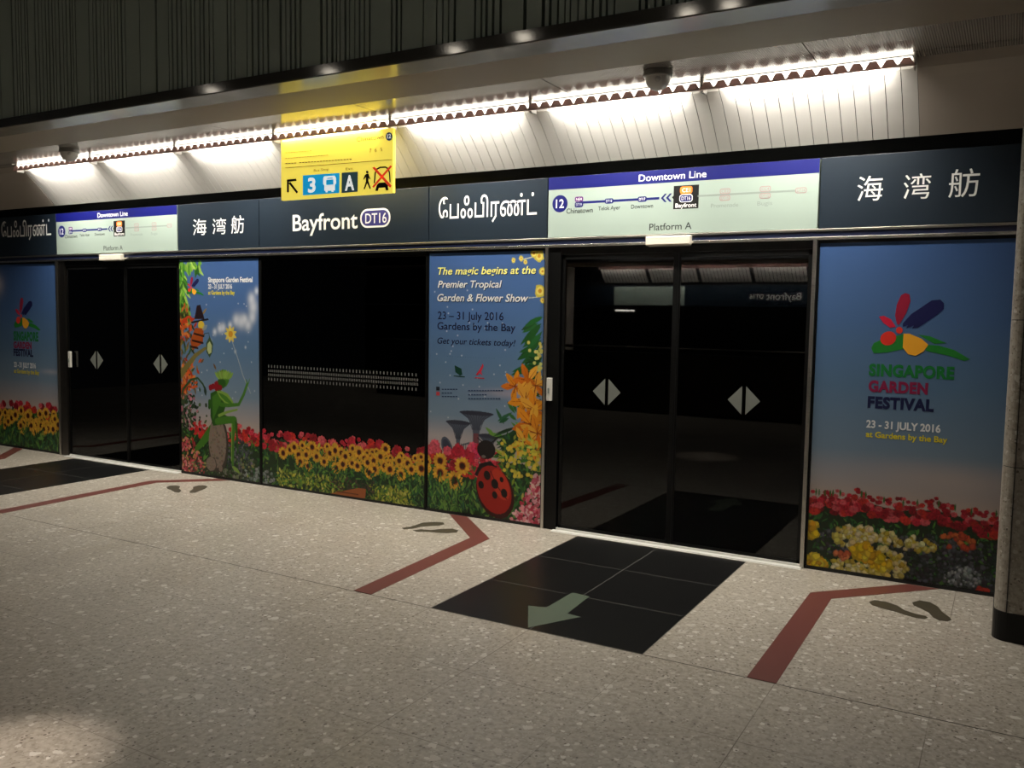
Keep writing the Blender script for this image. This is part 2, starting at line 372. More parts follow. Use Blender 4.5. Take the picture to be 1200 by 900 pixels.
# ------------------------------------------------------------------ screen doors and window
def glass_leaf(name, x0, x1, z0, z1, parent, y=.012):
    o = obj(name, boxes((x0, x1, y, y + .010, z0, z1)), M['glass'], parent)
    fr = .022
    obj('leaf_frame', boxes((x0, x0 + fr, y - .004, y + .02, z0, z1), (x1 - fr, x1, y - .004, y + .02, z0, z1), (x0, x1, y - .004, y + .02, z1 - fr*1.6, z1), (x0, x1, y - .004, y + .02, z0, z0 + fr)), M['black_frame'], o)
    return o
def arrow_decal(x, z, parent, y=.011):
    w_, h, g = .095, .095, .013
    for s in (-1, 1):
        bm = BM(); prism(bm, [(x + s*g, z - h), (x + s*g, z + h), (x + s*(g + w_), z)], 1, y - .001, y)
        obj('arrow_decal', bm, M['decal'], parent)
def door(n, xl, xr, gl, seam, gr, ax):
    d = tag(obj(f'door_{n}', boxes((gl - .012, gr + .012, .0, .05, 2.045, 2.098)), M['black_frame']), kind='structure')
    a = glass_leaf('door_leaf', gl, seam - .004, .02, 2.045, d); b = glass_leaf('door_leaf', seam + .004, gr, .02, 2.045, d)
    for x, p in zip(ax, (a, b)): arrow_decal(x, 1.06, p)
    obj('seal', boxes((seam - .012, seam + .012, .004, .03, .02, 2.045)), M['black_frame'], d)
    obj('threshold', boxes((gl - .03, gr + .02, -.052, -.004, -.01, .006), (gl - .03, gr + .02, .0, .05, -.01, .02), (gl - .03, gr + .02, -.06, .05, -.02, .001)), M['sill'], d)
    return d
d2 = door(2, -3.0, -1.09, -2.875, -2.005, -1.118, (-2.506, -1.519))
obj('door_jamb', boxes((-3.008, -2.985, -.02, .05, 0, 2.098), (-1.112, -1.088, -.02, .05, 0, 2.098)), M['steel'], d2)
obj('side_frame', boxes((-2.985, -2.887, -.006, .05, 0, 2.098)), M['black_frame'], d2)
d1 = door(1, -8.95, -7.02, -8.80, -7.83, -7.032, (-8.325, -7.318))
obj('door_jamb', boxes((-8.96, -8.93, -.02, .05, 0, 2.098)), M['steel'], d1)
obj('side_frame', boxes((-8.93, -8.812, -.012, .05, 0, 2.098)), M['dark_steel'], d1)
for px, py, d in ((645.3, 456, 2), (84.5, 421, 1)):
    cx, cz = W(px, py)
    o = bbox_obj('door_push_plate', M['plate'], None, .003, (cx - .018, cx + .018, -.036, -.012 if d == 1 else -.006, cz - .085, cz + .085))
    if d == 2: o.location.y = .0
    tag(o, 'white narrow plate on the left jamb of the ' + ('large near glass door' if d == 2 else 'far left glass door'), 'plate', 'plates on the door jambs')
    obj('button', boxes((cx - .006, cx + .006, -.039, -.036, cz - .03, cz + .01)), M['map_grey'], o)
for xa, xb, lab in ((-2.214, -1.898, 'pale door lamp box over the large near glass door'), (-8.15, -7.81, 'pale door lamp box over the far left glass door')):
    o = bbox_obj('door_indicator_lamp', M['lampbox'], None, .008, (xa, xb, -.062, -.015, 2.088, 2.152))
    tag(o, lab, 'lamp', 'door lamp boxes')
    obj('mounting_plate', boxes((xa + .01, xb - .01, -.02, -.005, 2.084, 2.156)), M['steel'], o)
# window between the two posters
wn = tag(obj('window_1', boxes((-5.935, -4.073, .004, .012, .0, 2.098)), M['glass']), kind='structure')
obj('window_frame', boxes((-5.935, -5.915, -.004, .03, 0, 2.098), (-4.093, -4.073, -.004, .03, 0, 2.098), (-5.935, -4.073, -.004, .03, 2.06, 2.098)), M['black_frame'], wn)
bm = BM()
for k in range(46):
    x = -5.84 + k*.0366
    for z in (1.103, .985): box(bm, x, x + .010, .002, .004, z - .012, z + .012)
for k in range(92):
    x = -5.84 + k*.0183
    for z in (1.062, 1.026): box(bm, x, x + .007, .002, .004, z - .011, z + .011)
obj('safety_dash_decal', bm, mat('faint_decal', (.16, .16, .155), .6), wn)
# dark skirting under the posters
tag(obj('baseboard_back', boxes((-10.3, -8.96, -.004, .04, 0, .02), (-7.02, -3.008, -.004, .04, 0, .02), (-1.088, .9, -.004, .04, 0, .02)), M['black']), kind='structure')

# ------------------------------------------------------------------ printed artwork: shapes drawn in wall metres, rastered to a fine coloured mesh
R = random.Random(5)
def lin(*c): return np.array(srgb(*c))
class Art:
    def __init__(s): s.L = []
    def poly(s, pts, c, a=1.): s.L.append(('p', np.array(pts, float), np.array(c, float), a)); return s
    def soft(s, x, z, rx, rz, c, a): s.L.append(('s', np.array([x, z, rx, rz]), np.array(c, float), a)); return s
    def ell(s, x, z, rx, rz, c, rot=0, a=1., n=14, jit=0):
        p = []
        for i in range(n):
            t = 2*math.pi*i/n; k = 1 + (R.uniform(-jit, jit) if jit else 0)
            u, v = rx*k*math.cos(t), rz*k*math.sin(t); p.append((x + u*math.cos(rot) - v*math.sin(rot), z + u*math.sin(rot) + v*math.cos(rot)))
        return s.poly(p, c, a)
    def leaf(s, x, z, ln, wd, ang, c, a=1.):
        ca, sa = math.cos(ang), math.sin(ang); p = []
        for u, v in ((0, 0), (.25, .35), (.55, .5), (.85, .25), (1, 0), (.85, -.25), (.55, -.5), (.25, -.35)):
            p.append((x + u*ln*ca - v*wd*sa, z + u*ln*sa + v*wd*ca))
        return s.poly(p, c, a)
    def stroke(s, pts, w0, w1, c):
        n = len(pts); Lf, Rt = [], []
        for i, (x, z) in enumerate(pts):
            a = pts[max(0, i-1)]; b = pts[min(n-1, i+1)]; dx, dz = b[0]-a[0], b[1]-a[1]; q = math.hypot(dx, dz) or 1
            w_ = (w0 + (w1-w0)*i/(n-1))/2; Lf.append((x - dz/q*w_, z + dx/q*w_)); Rt.append((x + dz/q*w_, z - dx/q*w_))
        for i in range(n-1): s.poly([Lf[i], Lf[i+1], Rt[i+1], Rt[i]], c)
        for (x, z), w_ in ((pts[0], w0), (pts[-1], w1)): s.ell(x, z, w_/2, w_/2, c, n=8)
        return s
def var(c, v=.15):
    k = 1 + R.uniform(-v, v); return np.clip(np.array(c)*k*np.array([1+R.uniform(-v, v)*.4 for _ in range(3)]), 0, 1)
GREENS = [lin(30, 72, 34), lin(52, 108, 44), lin(84, 134, 52), lin(24, 52, 30), lin(110, 150, 66), lin(44, 96, 62)]
LIME = [lin(150, 165, 50), lin(186, 186, 66), lin(112, 140, 44), lin(92, 118, 40), lin(200, 196, 96)]
REDS = [lin(205, 40, 62), lin(226, 62, 84), lin(178, 24, 44), lin(232, 96, 104), lin(214, 52, 40), lin(150, 16, 34)]
def zinnia(A, x, z, r, c):
    A.ell(x, z - r*.1, r*1.02, r*.86, np.array(c)*.6, jit=.1)
    for ring, k in ((.72, .42), (.42, .34)):
        n = 9 if ring > .5 else 6
        for i in range(n):
            t = 2*math.pi*(i + R.random()*.4)/n
            A.ell(x + r*ring*math.cos(t), z + r*ring*.8*math.sin(t), r*k, r*k*.7, var(c, .28), t, n=8)
    A.ell(x, z, r*.2, r*.16, np.array(c)*.45, n=8)
def sunflower(A, x, z, r):
    A.ell(x, z, r*.9, r*.9, lin(160, 104, 26))
    n = 15
    for i in range(n):
        t = 2*math.pi*i/n + R.uniform(-.1, .1); A.leaf(x + .3*r*math.cos(t), z + .3*r*math.sin(t), r*.82, r*.42, t, var(lin(232, 178, 52), .2))
    A.ell(x, z, r*.5, r*.5, lin(176, 84, 26), jit=.1); A.ell(x, z, r*.38, r*.38, lin(66, 22, 12), jit=.08); A.ell(x - r*.05, z + r*.06, r*.15, r*.13, lin(36, 12, 8))
def foliage(A, x0, x1, z0, z1, n, cols, ln=(.03, .08), wd=.35, up=1.0):
    for _ in range(n):
        l = R.uniform(*ln); A.leaf(R.uniform(x0, x1), R.uniform(z0, z1), l, l*wd*R.uniform(.5, 1.2), math.pi/2 + R.gauss(0, up), var(R.choice(cols), .3))
def clump(A, x, z, rx, rz, n, cols, r=(.010, .022)):
    for _ in range(n):
        t = R.uniform(0, 6.283); q = math.sqrt(R.random())
        a, b = x + rx*q*math.cos(t), z + rz*q*math.sin(t); k = R.uniform(*r)
        c = var(R.choice(cols), .2); A.ell(a, b, k, k*.8, c*.6, R.random()*3, n=7, jit=.25); A.ell(a + k*.1, b + k*.2, k*.75, k*.55, c, R.random()*3, n=7, jit=.25)

# --- flower bed running under the figure poster, the window and the text poster
bed = Art()
def top(x): return .50 + .02*math.sin(x*9) + .012*math.sin(x*23)
bed.poly([(-7.05, -.01)] + [(x, top(x) - .05) for x in np.linspace(-7.05, -2.98, 60)] + [(-2.98, -.01)], lin(34, 58, 28))
foliage(bed, -7.02, -3, .0, .42, 900, GREENS, (.03, .09))
for k in range(330):
    d = R.random(); x = R.uniform(-6.75, -3.35); zinnia(bed, x, top(x) + .015 - d*.15, R.uniform(.016, .024) + .014*d, R.choice(REDS))
for k in range(16):
    x = R.uniform(-5.7, -3.6); zinnia(bed, x, top(x) - .01, R.uniform(.034, .048), R.choice(REDS))
foliage(bed, -5.5, -4.05, .22, .42, 260, LIME + GREENS[2:5], (.03, .06), .45)
foliage(bed, -7.02, -3, .2, .40, 220, GREENS + LIME[2:4], (.03, .07))
for k in range(70):                                            # back row of sunflowers
    x = R.uniform(-5.45, -4.05); sunflower(bed, x, R.uniform(.33, .44) , R.uniform(.030, .040))
for k in range(60): foliage(bed, -5.5, -4, .16, .36, 4, GREENS, (.03, .07))
SF = [(452,526),(340,527),(332,531),(350,533),(366,524),(371,535),(380,541),(387,531),(400,531),(413,543),(402,544),(394,562-14),(421,530),(427,537),(431,542),(438,540),(439,550),(451,546),(456,544),(446,535),(457,556-6),(468,540),(478,543),(482,550),(433,560-6),(470,560-4),(494,549),(361,546),(352,541),(359,533),(345,524),(419,546),(393,528),(405,535)]
for px, py in SF:
    x, z = W(px, py); sunflower(bed, x, z, R.uniform(.046, .056) if px < 490 else .062)
foliage(bed, -5.6, -4.1, .10, .24, 160, GREENS, (.03, .08), .3)
foliage(bed, -5.72, -4.95, -.01, .15, 320, LIME + GREENS[2:3], (.02, .05), .5)
foliage(bed, -4.65, -4.2, -.01, .14, 240, LIME, (.02, .05), .5)
foliage(bed, -4.25, -3.6, -.01, .22, 300, GREENS, (.04, .10), .2, .6)
foliage(bed, -5.1, -4.6, .06, .16, 90, [lin(70, 60, 48), lin(92, 70, 62), lin(44, 62, 34)], (.02, .05), .5)
bed.poly([W(p, q) for p, q in ((382, 579), (420, 572), (429, 573), (428, 584), (408, 582))], lin(176, 98, 50))
bed.poly([W(p, q) for p, q in ((395, 575), (420, 579), (420, 580), (394, 576))], lin(96, 48, 24))
clump(bed, -6.25, .24, .22, .16, 160, [lin(74, 84, 88), lin(96, 104, 110), lin(56, 70, 66), lin(120, 116, 132)])
clump(bed, -5.98, .08, .22, .08, 90, [lin(120, 130, 128), lin(150, 158, 156), lin(66, 80, 66)])
clump(bed, -6.35, .05, .16, .05, 60, [lin(92, 112, 84), lin(60, 80, 50), lin(150, 150, 140)])

# --- figure poster (left of the window)
fig = Art()
fig.L += bed.L
def P(*p): return [W(a, b) for a, b in p]
for x, z, s in ((295,350,.05),(297,360,.06),(296,372,.05),(291,381,.05),(287,374,.04),(283,377,.06),(277,375,.05),(270,381,.03),(258,385,.04),(252,389,.03),(262,384,.04),(247,400,.02),(276,412,.015),(288,407,.012),(267,395,.02),(301,341,.03)):
    X, Z = W(x, z); fig.soft(X, Z, s*1.2, s*1.5, lin(235, 238, 245), .75)
for k in range(26): fig.soft(R.uniform(-6.9, -5.96), R.uniform(.7, 1.75), .008, .008, lin(240, 240, 250), .8)
# green curtain of leaves on the left edge, blossoms and stems below it
for k in range(230):
    z = R.uniform(1.55, 2.09); wdt = .05 + (.13 if z > 2.0 else 0) + .06*max(0, 1.75 - z)*3
    fig.leaf(-7.03 + R.uniform(0, wdt*1.7), z, R.uniform(.06, .14), .03, -math.pi/2 + R.uniform(-.5, .9), var(R.choice([lin(70, 140, 40), lin(120, 180, 60), lin(40, 96, 30), lin(168, 205, 90)]), .2))
for k in range(120):
    z = R.uniform(.75, 1.6); fig.leaf(-7.03 + abs(R.gauss(0, .15)), z, R.uniform(.05, .10), .025, R.uniform(.6, 2.4), var(R.choice([lin(60, 90, 40), lin(110, 80, 36), lin(44, 60, 30), lin(150, 120, 60)]), .25))
for k in range(120):
    z = R.choice((1.52, 1.44, 1.0, .92, .84)) + R.gauss(0, .05); X = -7.0 + abs(R.gauss(0, .11))
    fig.leaf(X, z, R.uniform(.05, .09), .028, R.uniform(0, 6.28), var(R.choice([lin(214, 92, 34), lin(190, 60, 24), lin(226, 130, 60)]), .2))
fig.stroke(P((212, 440), (220, 428), (230, 416), (241, 408)), .07, .03, lin(126, 116, 62))
fig.stroke(P((211, 476), (215, 456), (224, 445), (232, 443), (238, 450), (240, 455)), .03, .018, lin(56, 86, 44))
fig.leaf(*W(240, 452), .10, .04, -1.4, lin(40, 62, 50))
for k in range(170):
    fig.ell(*[(-7.03 + abs(R.gauss(0, .15))), R.uniform(.45, .78)], R.uniform(.012, .03), R.uniform(.01, .02), var(R.choice([lin(40, 66, 40), lin(74, 96, 60), lin(24, 40, 28), lin(196, 120, 140)]), .25), R.random()*3, n=7)
for k in range(26): fig.leaf(*W(R.uniform(225, 246), R.uniform(496, 512)), .06, .03, R.uniform(0, 6.28), var(lin(206, 40, 40), .25))
# small striped bee with a pointed dark hat hanging among the leaves
fig.poly(P((228, 374), (231, 358), (235, 357), (240, 374)), lin(38, 22, 30)); fig.poly(P((224, 377), (244, 373), (245, 375), (225, 379)), lin(20, 14, 20))
fig.ell(*W(236, 381), .045, .04, lin(222, 190, 60)); fig.poly(P((229, 384), (239, 385), (238, 402), (226, 410), (223, 400)), lin(170, 78, 26))
for a in ((228, 391, 239, 394), (226, 399, 238, 402), (224, 406, 232, 408)): fig.stroke(P(a[:2], a[2:]), .02, .02, lin(54, 26, 16))
fig.leaf(*W(237, 387), .09, .05, .6, lin(150, 160, 150), .7)
# pale pitcher pod
fig.stroke(P((240, 391), (245, 390), (246, 397)), .008, .008, lin(40, 60, 60)); fig.poly(P((246, 394), (250, 403), (249, 413), (246, 419), (242, 412), (242, 402)), lin(60, 84, 50)); fig.poly(P((246, 400), (248.5, 405), (248, 413), (245, 415), (243, 410), (243.5, 403)), lin(190, 200, 140))
# wand with a yellow star flower
fig.stroke(P((271, 396), (279, 420), (285, 440), (294, 461)), .008, .008, lin(176, 186, 190))
for k in range(9): fig.leaf(*W(270.5, 391.5), .085, .035, k*6.283/9 + .3, var(lin(232, 206, 96), .12))
fig.ell(*W(270.5, 391.5), .03, .03, lin(214, 150, 40))
# ground: pink bed, boulders
for k in range(260):
    px, py = R.uniform(209, 240), R.uniform(512, 556)
    if px - 209 < 16 + (py - 512)*.5: fig.ell(*W(px, py), R.uniform(.010, .024), R.uniform(.008, .016), var(R.choice([lin(214, 90, 100), lin(190, 50, 70), lin(232, 140, 140), lin(150, 36, 50), lin(206, 150, 90)]), .2), R.random()*3, n=7)
for k in range(90): fig.ell(*W(R.uniform(226, 300), R.uniform(536, 560)), R.uniform(.010, .03), R.uniform(.008, .016), var(R.choice([lin(60, 76, 50), lin(40, 50, 34), lin(110, 120, 90), lin(150, 146, 90)]), .25), n=7)
G1, G2, G3 = lin(74, 130, 40), lin(48, 96, 30), lin(140, 176, 76)
fig.poly(P((247, 497), (243, 503), (229, 524), (228, 530), (235, 526), (247, 514)), G1)
def rock(px, py, rx, rz):
    X, Z = W(px, py); fig.ell(X, Z, rx, rz, lin(70, 62, 54), n=18, jit=.04); fig.ell(X - rx*.06, Z + rz*.05, rx*.88, rz*.9, lin(146, 130, 116), n=18, jit=.04)
    for _ in range(90):
        t = R.uniform(0, 6.28); q = math.sqrt(R.random())*.8
        fig.ell(X + rx*q*math.cos(t), Z + rz*q*math.sin(t), rx*.08, rz*.05, var(lin(132, 116, 102), .4), R.random()*3, n=6)
rock(256, 521, .135, .27); rock(248, 544, .075, .075); rock(259, 549, .03, .035)
# seated leafy green garden sculpture: limbs made of stems and leaves
fig.poly(P((247, 461), (256, 456), (266, 461), (266, 472), (262, 485), (271, 490), (272, 496), (250, 499), (247, 488)), G2)
fig.poly(P((249, 465), (258, 458), (263, 462), (255, 480), (250, 492)), G1)
fig.leaf(*W(254, 458), .26, .10, -.45, G3); fig.leaf(*W(256, 460), .22, .05, -.48, G1)
fig.stroke(P((259, 474), (268, 475), (280, 474), (286, 462), (290, 450)), .04, .028, G1)
fig.stroke(P((290, 452), (289, 445)), .02, .01, G1); fig.stroke(P((291, 450), (293, 444)), .012, .006, G1)
fig.stroke(P((257, 487), (266, 483), (278, 480)), .03, .02, G3)
fig.stroke(P((255, 494), (266, 492), (275, 492)), .07, .07, G1)
fig.stroke(P((275, 492), (273, 515), (273, 545)), .055, .03, G1); fig.stroke(P((272, 497), (271.5, 540)), .014, .01, G3); fig.stroke(P((277, 495), (279, 530)), .03, .02, G2)
fig.leaf(*W(272, 546), .12, .04, -.5, G3); fig.stroke(P((246, 470), (245.5, 478)), .04, .03, G2)
fig.ell(*W(262.5, 443), .075, .085, G1, n=16, jit=.06); fig.ell(*W(260, 449), .06, .05, G2, n=12, jit=.05)
for k in range(9): fig.leaf(*W(258 + k*1.2, 445), .10, .035, math.pi/2 + .75 - k*.19, var(G3, .15))
for a, b in ((250, 453), (254, 450), (258, 454), (254, 455), (247, 454)): fig.ell(*W(a, b), .03, .03, lin(150, 22, 34), n=9, jit=.15)

# --- text poster (right of the window)
txt = Art()
for k in range(40): txt.soft(R.uniform(-4.05, -3.3), R.uniform(.7, 1.8), .007, .007, lin(240, 240, 250), .8)
txt.soft(-3.3, 1.0, .35, .05, lin(196, 176, 186), .5); txt.soft(-3.9, .62, .4, .08, lin(206, 190, 190), .5)
TG, TD = lin(84, 92, 108), lin(56, 58, 74)
def funnel_tree(px, ztop, half, zb, trunk):      # slender garden tower with a flared crown
    X, _ = W(px, 520)
    txt.poly([(X - half, ztop), (X - half*.5, ztop - .045), (X - trunk*1.3, ztop - .10), (X - trunk, ztop - .16), (X - trunk, zb), (X + trunk, zb), (X + trunk, ztop - .16), (X + trunk*1.3, ztop - .10), (X + half*.5, ztop - .045), (X + half, ztop)], TG)
    txt.ell(X, ztop, half, .018, TD, n=16)
    for k in range(-4, 5): txt.stroke([(X + half*.22*k, ztop), (X + half*.11*k, ztop - .045), (X + trunk*.3*k, ztop - .13)], .005, .005, TD)
    txt.poly([(X - trunk*.8, ztop - .16), (X + trunk*.8, ztop - .16), (X + trunk*.8, zb), (X - trunk*.8, zb)], lin(120, 66, 74))
funnel_tree(558, .83, .16, .4, .030); funnel_tree(537, .745, .12, .4, .018); funnel_tree(573, .66, .10, .4, .02)
txt.stroke(P((540, 522), (550, 519), (560, 521)), .012, .012, TG); txt.ell(*W(524, 524), .05, .09, TG, .4); txt.ell(*W(524, 524), .035, .07, lin(60, 64, 84), .4)
for k in range(9): txt.stroke([W(541 + k*2.5, 520), W(541 + k*2.5, 534)], .006, .006, TD)
txt.L += bed.L
for k in range(14):
    zinnia(txt, R.uniform(-4.05, -3.5), R.uniform(.50, .56), R.uniform(.035, .05), R.choice([lin(222, 60, 100), lin(230, 90, 110), lin(200, 36, 60)]))
for px, py, r in ((516, 540, .065), (516, 554, .07), (533, 563, .075), (542, 546, .07), (497, 549, .06)):
    x, z = W(px, py); sunflower(txt, x, z, r)
foliage(txt, -4.0, -3.4, .0, .26, 150, GREENS, (.04, .10), .22, .6)
# right edge: leaves, tiny yellow blossoms, orange lilies
for k in range(26): txt.leaf(-3.02 - abs(R.gauss(0, .03)), R.uniform(1.2, 1.6), R.uniform(.12, .24), .04, math.pi + R.uniform(.3, 1.1), var(lin(36, 92, 40), .3))
for k in range(30): txt.leaf(-3.03, R.uniform(.95, 1.3), R.uniform(.08, .17), .022, math.pi + R.uniform(-.4, .6), var(lin(30, 70, 34), .3))
for k in range(60): txt.leaf(-3.02 - abs(R.gauss(0, .16)), R.uniform(.5, .9), R.uniform(.07, .16), .03, R.uniform(1.6, 4), var(R.choice(GREENS), .3))
for k in range(40): txt.leaf(-3.2, R.uniform(.62, .78), R.uniform(.15, .28), .022, math.pi + R.uniform(.2, .9), var(lin(30, 66, 34), .3))
txt.stroke(P((612, 304), (622, 302), (630, 298)), .007, .007, lin(200, 206, 190)); txt.stroke(P((620, 349), (631, 348)), .006, .006, lin(200, 206, 190))
for px, py, r in ((602, 305, .018), (611, 303, .02), (616, 307, .018), (632, 300, .042), (626, 297, .03), (636, 318, .028), (633, 341, .045), (636, 352, .02)):
    X, Z = W(px, py); txt.ell(X, Z, r, r*1.1, lin(206, 190, 70), jit=.15); txt.ell(X, Z, r*.7, r*.75, lin(240, 220, 110), jit=.1); txt.ell(X, Z, r*.35, r*.35, lin(196, 140, 30))
for k in range(46): 
    X, Z = -3.03 - abs(R.gauss(0, .07)), R.uniform(.9, 1.4); txt.ell(X, Z, .014, .014, var(lin(216, 206, 110), .2), n=7)
def lily(px, py, s, a0):
    X, Z = W(px, py)
    for k in range(6): txt.leaf(X, Z, s, s*.42, a0 + k*6.283/6 + R.uniform(-.2, .2), var(R.choice([lin(236, 150, 30), lin(222, 120, 22), lin(244, 176, 60)]), .12)); 
    for k in range(6): txt.stroke([(X, Z), (X + s*.75*math.cos(a0 + k*1.047), Z + s*.75*math.sin(a0 + k*1.047))], .006, .003, lin(186, 84, 14))
    for k in range(4): txt.stroke([(X, Z), (X + s*.4*math.cos(k*1.5), Z + s*.4*math.sin(k*1.5))], .006, .006, lin(120, 50, 20))
for a in ((604, 453, .13, .2), (619, 446, .14, .9), (628, 452, .12, .4), (616, 470, .16, .1), (627, 480, .16, .6), (622, 497, .17, .3), (630, 508, .16, .8), (614, 518, .13, .2), (628, 527, .12, .5)): lily(*a)
for k in range(150): 
    px, py = R.uniform(588, 636), R.uniform(515, 580); txt.leaf(*W(px, py), R.uniform(.04, .08), .022, R.uniform(0, 6.28), var(R.choice(GREENS[1:] + LIME), .3))
for k in range(70): txt.ell(*W(R.uniform(588, 632), R.uniform(515, 560)), .016, .015, var(lin(222, 200, 70), .2), n=7)
for k in range(330):
    px, py = R.uniform(596, 636), R.uniform(556, 614)
    if (px - 596) > (614 - py)*.55: txt.ell(*W(px, py), R.uniform(.012, .026), R.uniform(.010, .018), var(R.choice([lin(230, 150, 160), lin(214, 100, 120), lin(186, 50, 76), lin(240, 190, 190)]), .2), R.random()*3, n=7, jit=.2)
# spotted ladybird
txt.poly(P((556, 556), (563, 543), (575, 540), (586, 552), (590, 565), (572, 566)), lin(30, 20, 20))
txt.ell(*W(570, 527), .085, .075, lin(32, 24, 24), n=18); txt.ell(*W(567, 535), .02, .012, lin(120, 110, 104))
txt.stroke(P((570, 522), (560, 513)), .012, .008, lin(30, 24, 24)); txt.stroke(P((574, 521), (584, 512)), .012, .008, lin(30, 24, 24))
bx, bz = W(579, 574); txt.ell(bx + .01, bz - .02, .165, .21, lin(60, 12, 10), .45, n=22); txt.ell(bx, bz, .150, .195, lin(170, 34, 24), .45, n=22); txt.ell(bx + .06, bz + .05, .07, .13, lin(222, 70, 40), .45, n=16, a=.6)
txt.stroke(P((575, 552), (583, 570), (594, 585)), .008, .008, lin(90, 14, 10))
for px, py, r in ((571, 557, .038), (580, 567, .04), (564, 568, .032), (580, 580, .03), (591, 578, .036), (588, 562, .022)): txt.ell(*W(px, py), r*.8, r, lin(28, 16, 16), .3)

# --- far left and right posters: low flower beds
lefta = Art()
lefta.poly([(-10.3, -.01), (-10.3, .44), (-8.95, .44), (-8.95, -.01)], lin(44, 62, 30)); foliage(lefta, -10.15, -8.95, 0, .4, 330, GREENS, (.05, .12))
for k in range(30): zinnia(lefta, R.uniform(-10.15, -8.97), R.uniform(.40, .53), R.uniform(.03, .05), R.choice(REDS))
for k in range(42): sunflower(lefta, R.uniform(-10.15, -8.97), R.uniform(.22, .44), R.uniform(.05, .07))
foliage(lefta, -10.15, -8.95, 0, .18, 160, GREENS, (.06, .14), .25, .6)
lefta.soft(-10.08, 1.85, .16, .16, lin(224, 214, 220), .85); lefta.soft(-9.1, .9, .25, .04, lin(200, 190, 196), .5)
right = Art()
def rt(x): return .49 - .02*x + .012*math.sin(x*14)
right.soft(-.25, .66, .6, .12, lin(206, 186, 176), .55)
right.poly([(-1.1, -.01)] + [(x, rt(x) - .04) for x in np.linspace(-1.1, .95, 40)] + [(.95, -.01)], lin(34, 48, 26))
foliage(right, -1.09, .95, 0, .40, 520, GREENS[:4], (.03, .07))
for k in range(420):
    x = R.uniform(-1.09, .95); d = R.random(); zinnia(right, x, rt(x) + .025 + .012*math.sin(x*31) - d*.14, .012 + .015*d, np.array(R.choice(REDS[:1] + REDS[2:]))*R.uniform(.6, 1))
for k in range(40): x = R.uniform(-1.09, .95); right.leaf(x, rt(x) - .02, .05, .012, math.pi/2, lin(60, 110, 50))
foliage(right, -1.09, .95, .20, .35, 260, GREENS, (.02, .05))
DK = [lin(52, 60, 58), lin(74, 78, 84), lin(36, 46, 40), lin(92, 92, 104), lin(60, 52, 62)]
for cx, cz, rx, rz, n in ((-.35, .20, .24, .12, 260), (-.05, .16, .26, .16, 240), (-.85, .20, .2, .08, 150), (-.30, .05, .3, .06, 160), (.5, .15, .4, .14, 300)): clump(right, cx, cz, rx, rz, n, DK, (.008, .018))
YL = [lin(220, 200, 100), lin(232, 214, 150), lin(206, 180, 60), lin(238, 228, 180)]
for cx, cz, rx, rz, n in ((-.72, .27, .18, .045, 75), (-.80, .23, .12, .05, 50), (-.60, .10, .12, .10, 80), (-.45, .25, .12, .04, 36), (-.83, .05, .10, .04, 36), (-.70, .02, .12, .04, 36)): clump(right, cx, cz, rx, rz, n, YL, (.014, .026))
for cx, cz, rx, rz, n in ((-1.02, .05, .06, .04, 36), (-.74, .16, .06, .05, 30), (-.66, .11, .08, .05, 36), (-1.05, .26, .03, .05, 18)): clump(right, cx, cz, rx, rz, n, [lin(240, 200, 20), lin(226, 170, 20), lin(246, 214, 60)], (.02, .032))
clump(right, -.86, .12, .05, .02, 12, [lin(226, 130, 80), lin(214, 100, 60)], (.016, .024)); clump(right, -.22, .30, .09, .05, 26, [lin(214, 110, 50), lin(190, 70, 40)], (.014, .022))
clump(right, -.18, .09, .10, .06, 90, [lin(140, 146, 150), lin(170, 174, 178), lin(90, 96, 96)], (.008, .016)); clump(right, -.07, .03, .03, .02, 12, [lin(214, 60, 40)], (.014, .02))

SKY = [(0, (196, 178, 168)), (.50, (196, 178, 168)), (.62, (172, 168, 172)), (.80, (128, 150, 172)), (1.2, (98, 130, 164)), (1.6, (80, 114, 164)), (2.1, (66, 98, 154))]
def sky_at(Z, tint):
    zs = [s[0] for s in SKY]; c = np.array([srgb(*s[1]) for s in SKY])
    return np.stack([np.interp(Z, zs, c[:, i]) for i in range(3)], -1)*tint
def raster(art, x0, x1, z0, z1, res, ss, tint, cut=False):
    nx, nz = int((x1-x0)/res), int((z1-z0)/res); NX, NZ = nx*ss, nz*ss
    xs = x0 + (np.arange(NX) + .5)*(x1-x0)/NX; zs = z0 + (np.arange(NZ) + .5)*(z1-z0)/NZ
    img = sky_at(np.repeat(zs[:, None], NX, 1), 1); al = np.zeros((NZ, NX))
    dx, dz = (x1-x0)/NX, (z1-z0)/NZ
    for kind, p, c, a in art.L:
        if kind == 'p': lo, hi = p.min(0), p.max(0)
        else: lo, hi = p[:2] - p[2:]*2, p[:2] + p[2:]*2
        i0, i1 = max(0, int((lo[0]-x0)/dx)), min(NX, int((hi[0]-x0)/dx) + 1); j0, j1 = max(0, int((lo[1]-z0)/dz)), min(NZ, int((hi[1]-z0)/dz) + 1)
        if i0 >= i1 or j0 >= j1: continue
        gx, gz = xs[i0:i1][None, :], zs[j0:j1][:, None]
        if kind == 'p':
            ins = np.zeros((j1-j0, i1-i0), bool); n = len(p)
            for k in range(n):
                xa, za = p[k]; xb, zb = p[(k+1) % n]
                if za == zb: continue
                ins ^= ((za > gz) != (zb > gz)) & (gx < (xb-xa)*(gz-za)/(zb-za) + xa)
            m = ins*a
        else: m = a*np.exp(-2*(((gx-p[0])/p[2])**2 + ((gz-p[1])/p[3])**2))
        v = img[j0:j1, i0:i1]; v += (c - v)*m[..., None]; q = al[j0:j1, i0:i1]; np.maximum(q, m, out=q)
    img = img*tint
    img = img.reshape(nz, ss, nx, ss, 3).mean((1, 3)); al = al.reshape(nz, ss, nx, ss).mean((1, 3))
    return img, al, nx, nz
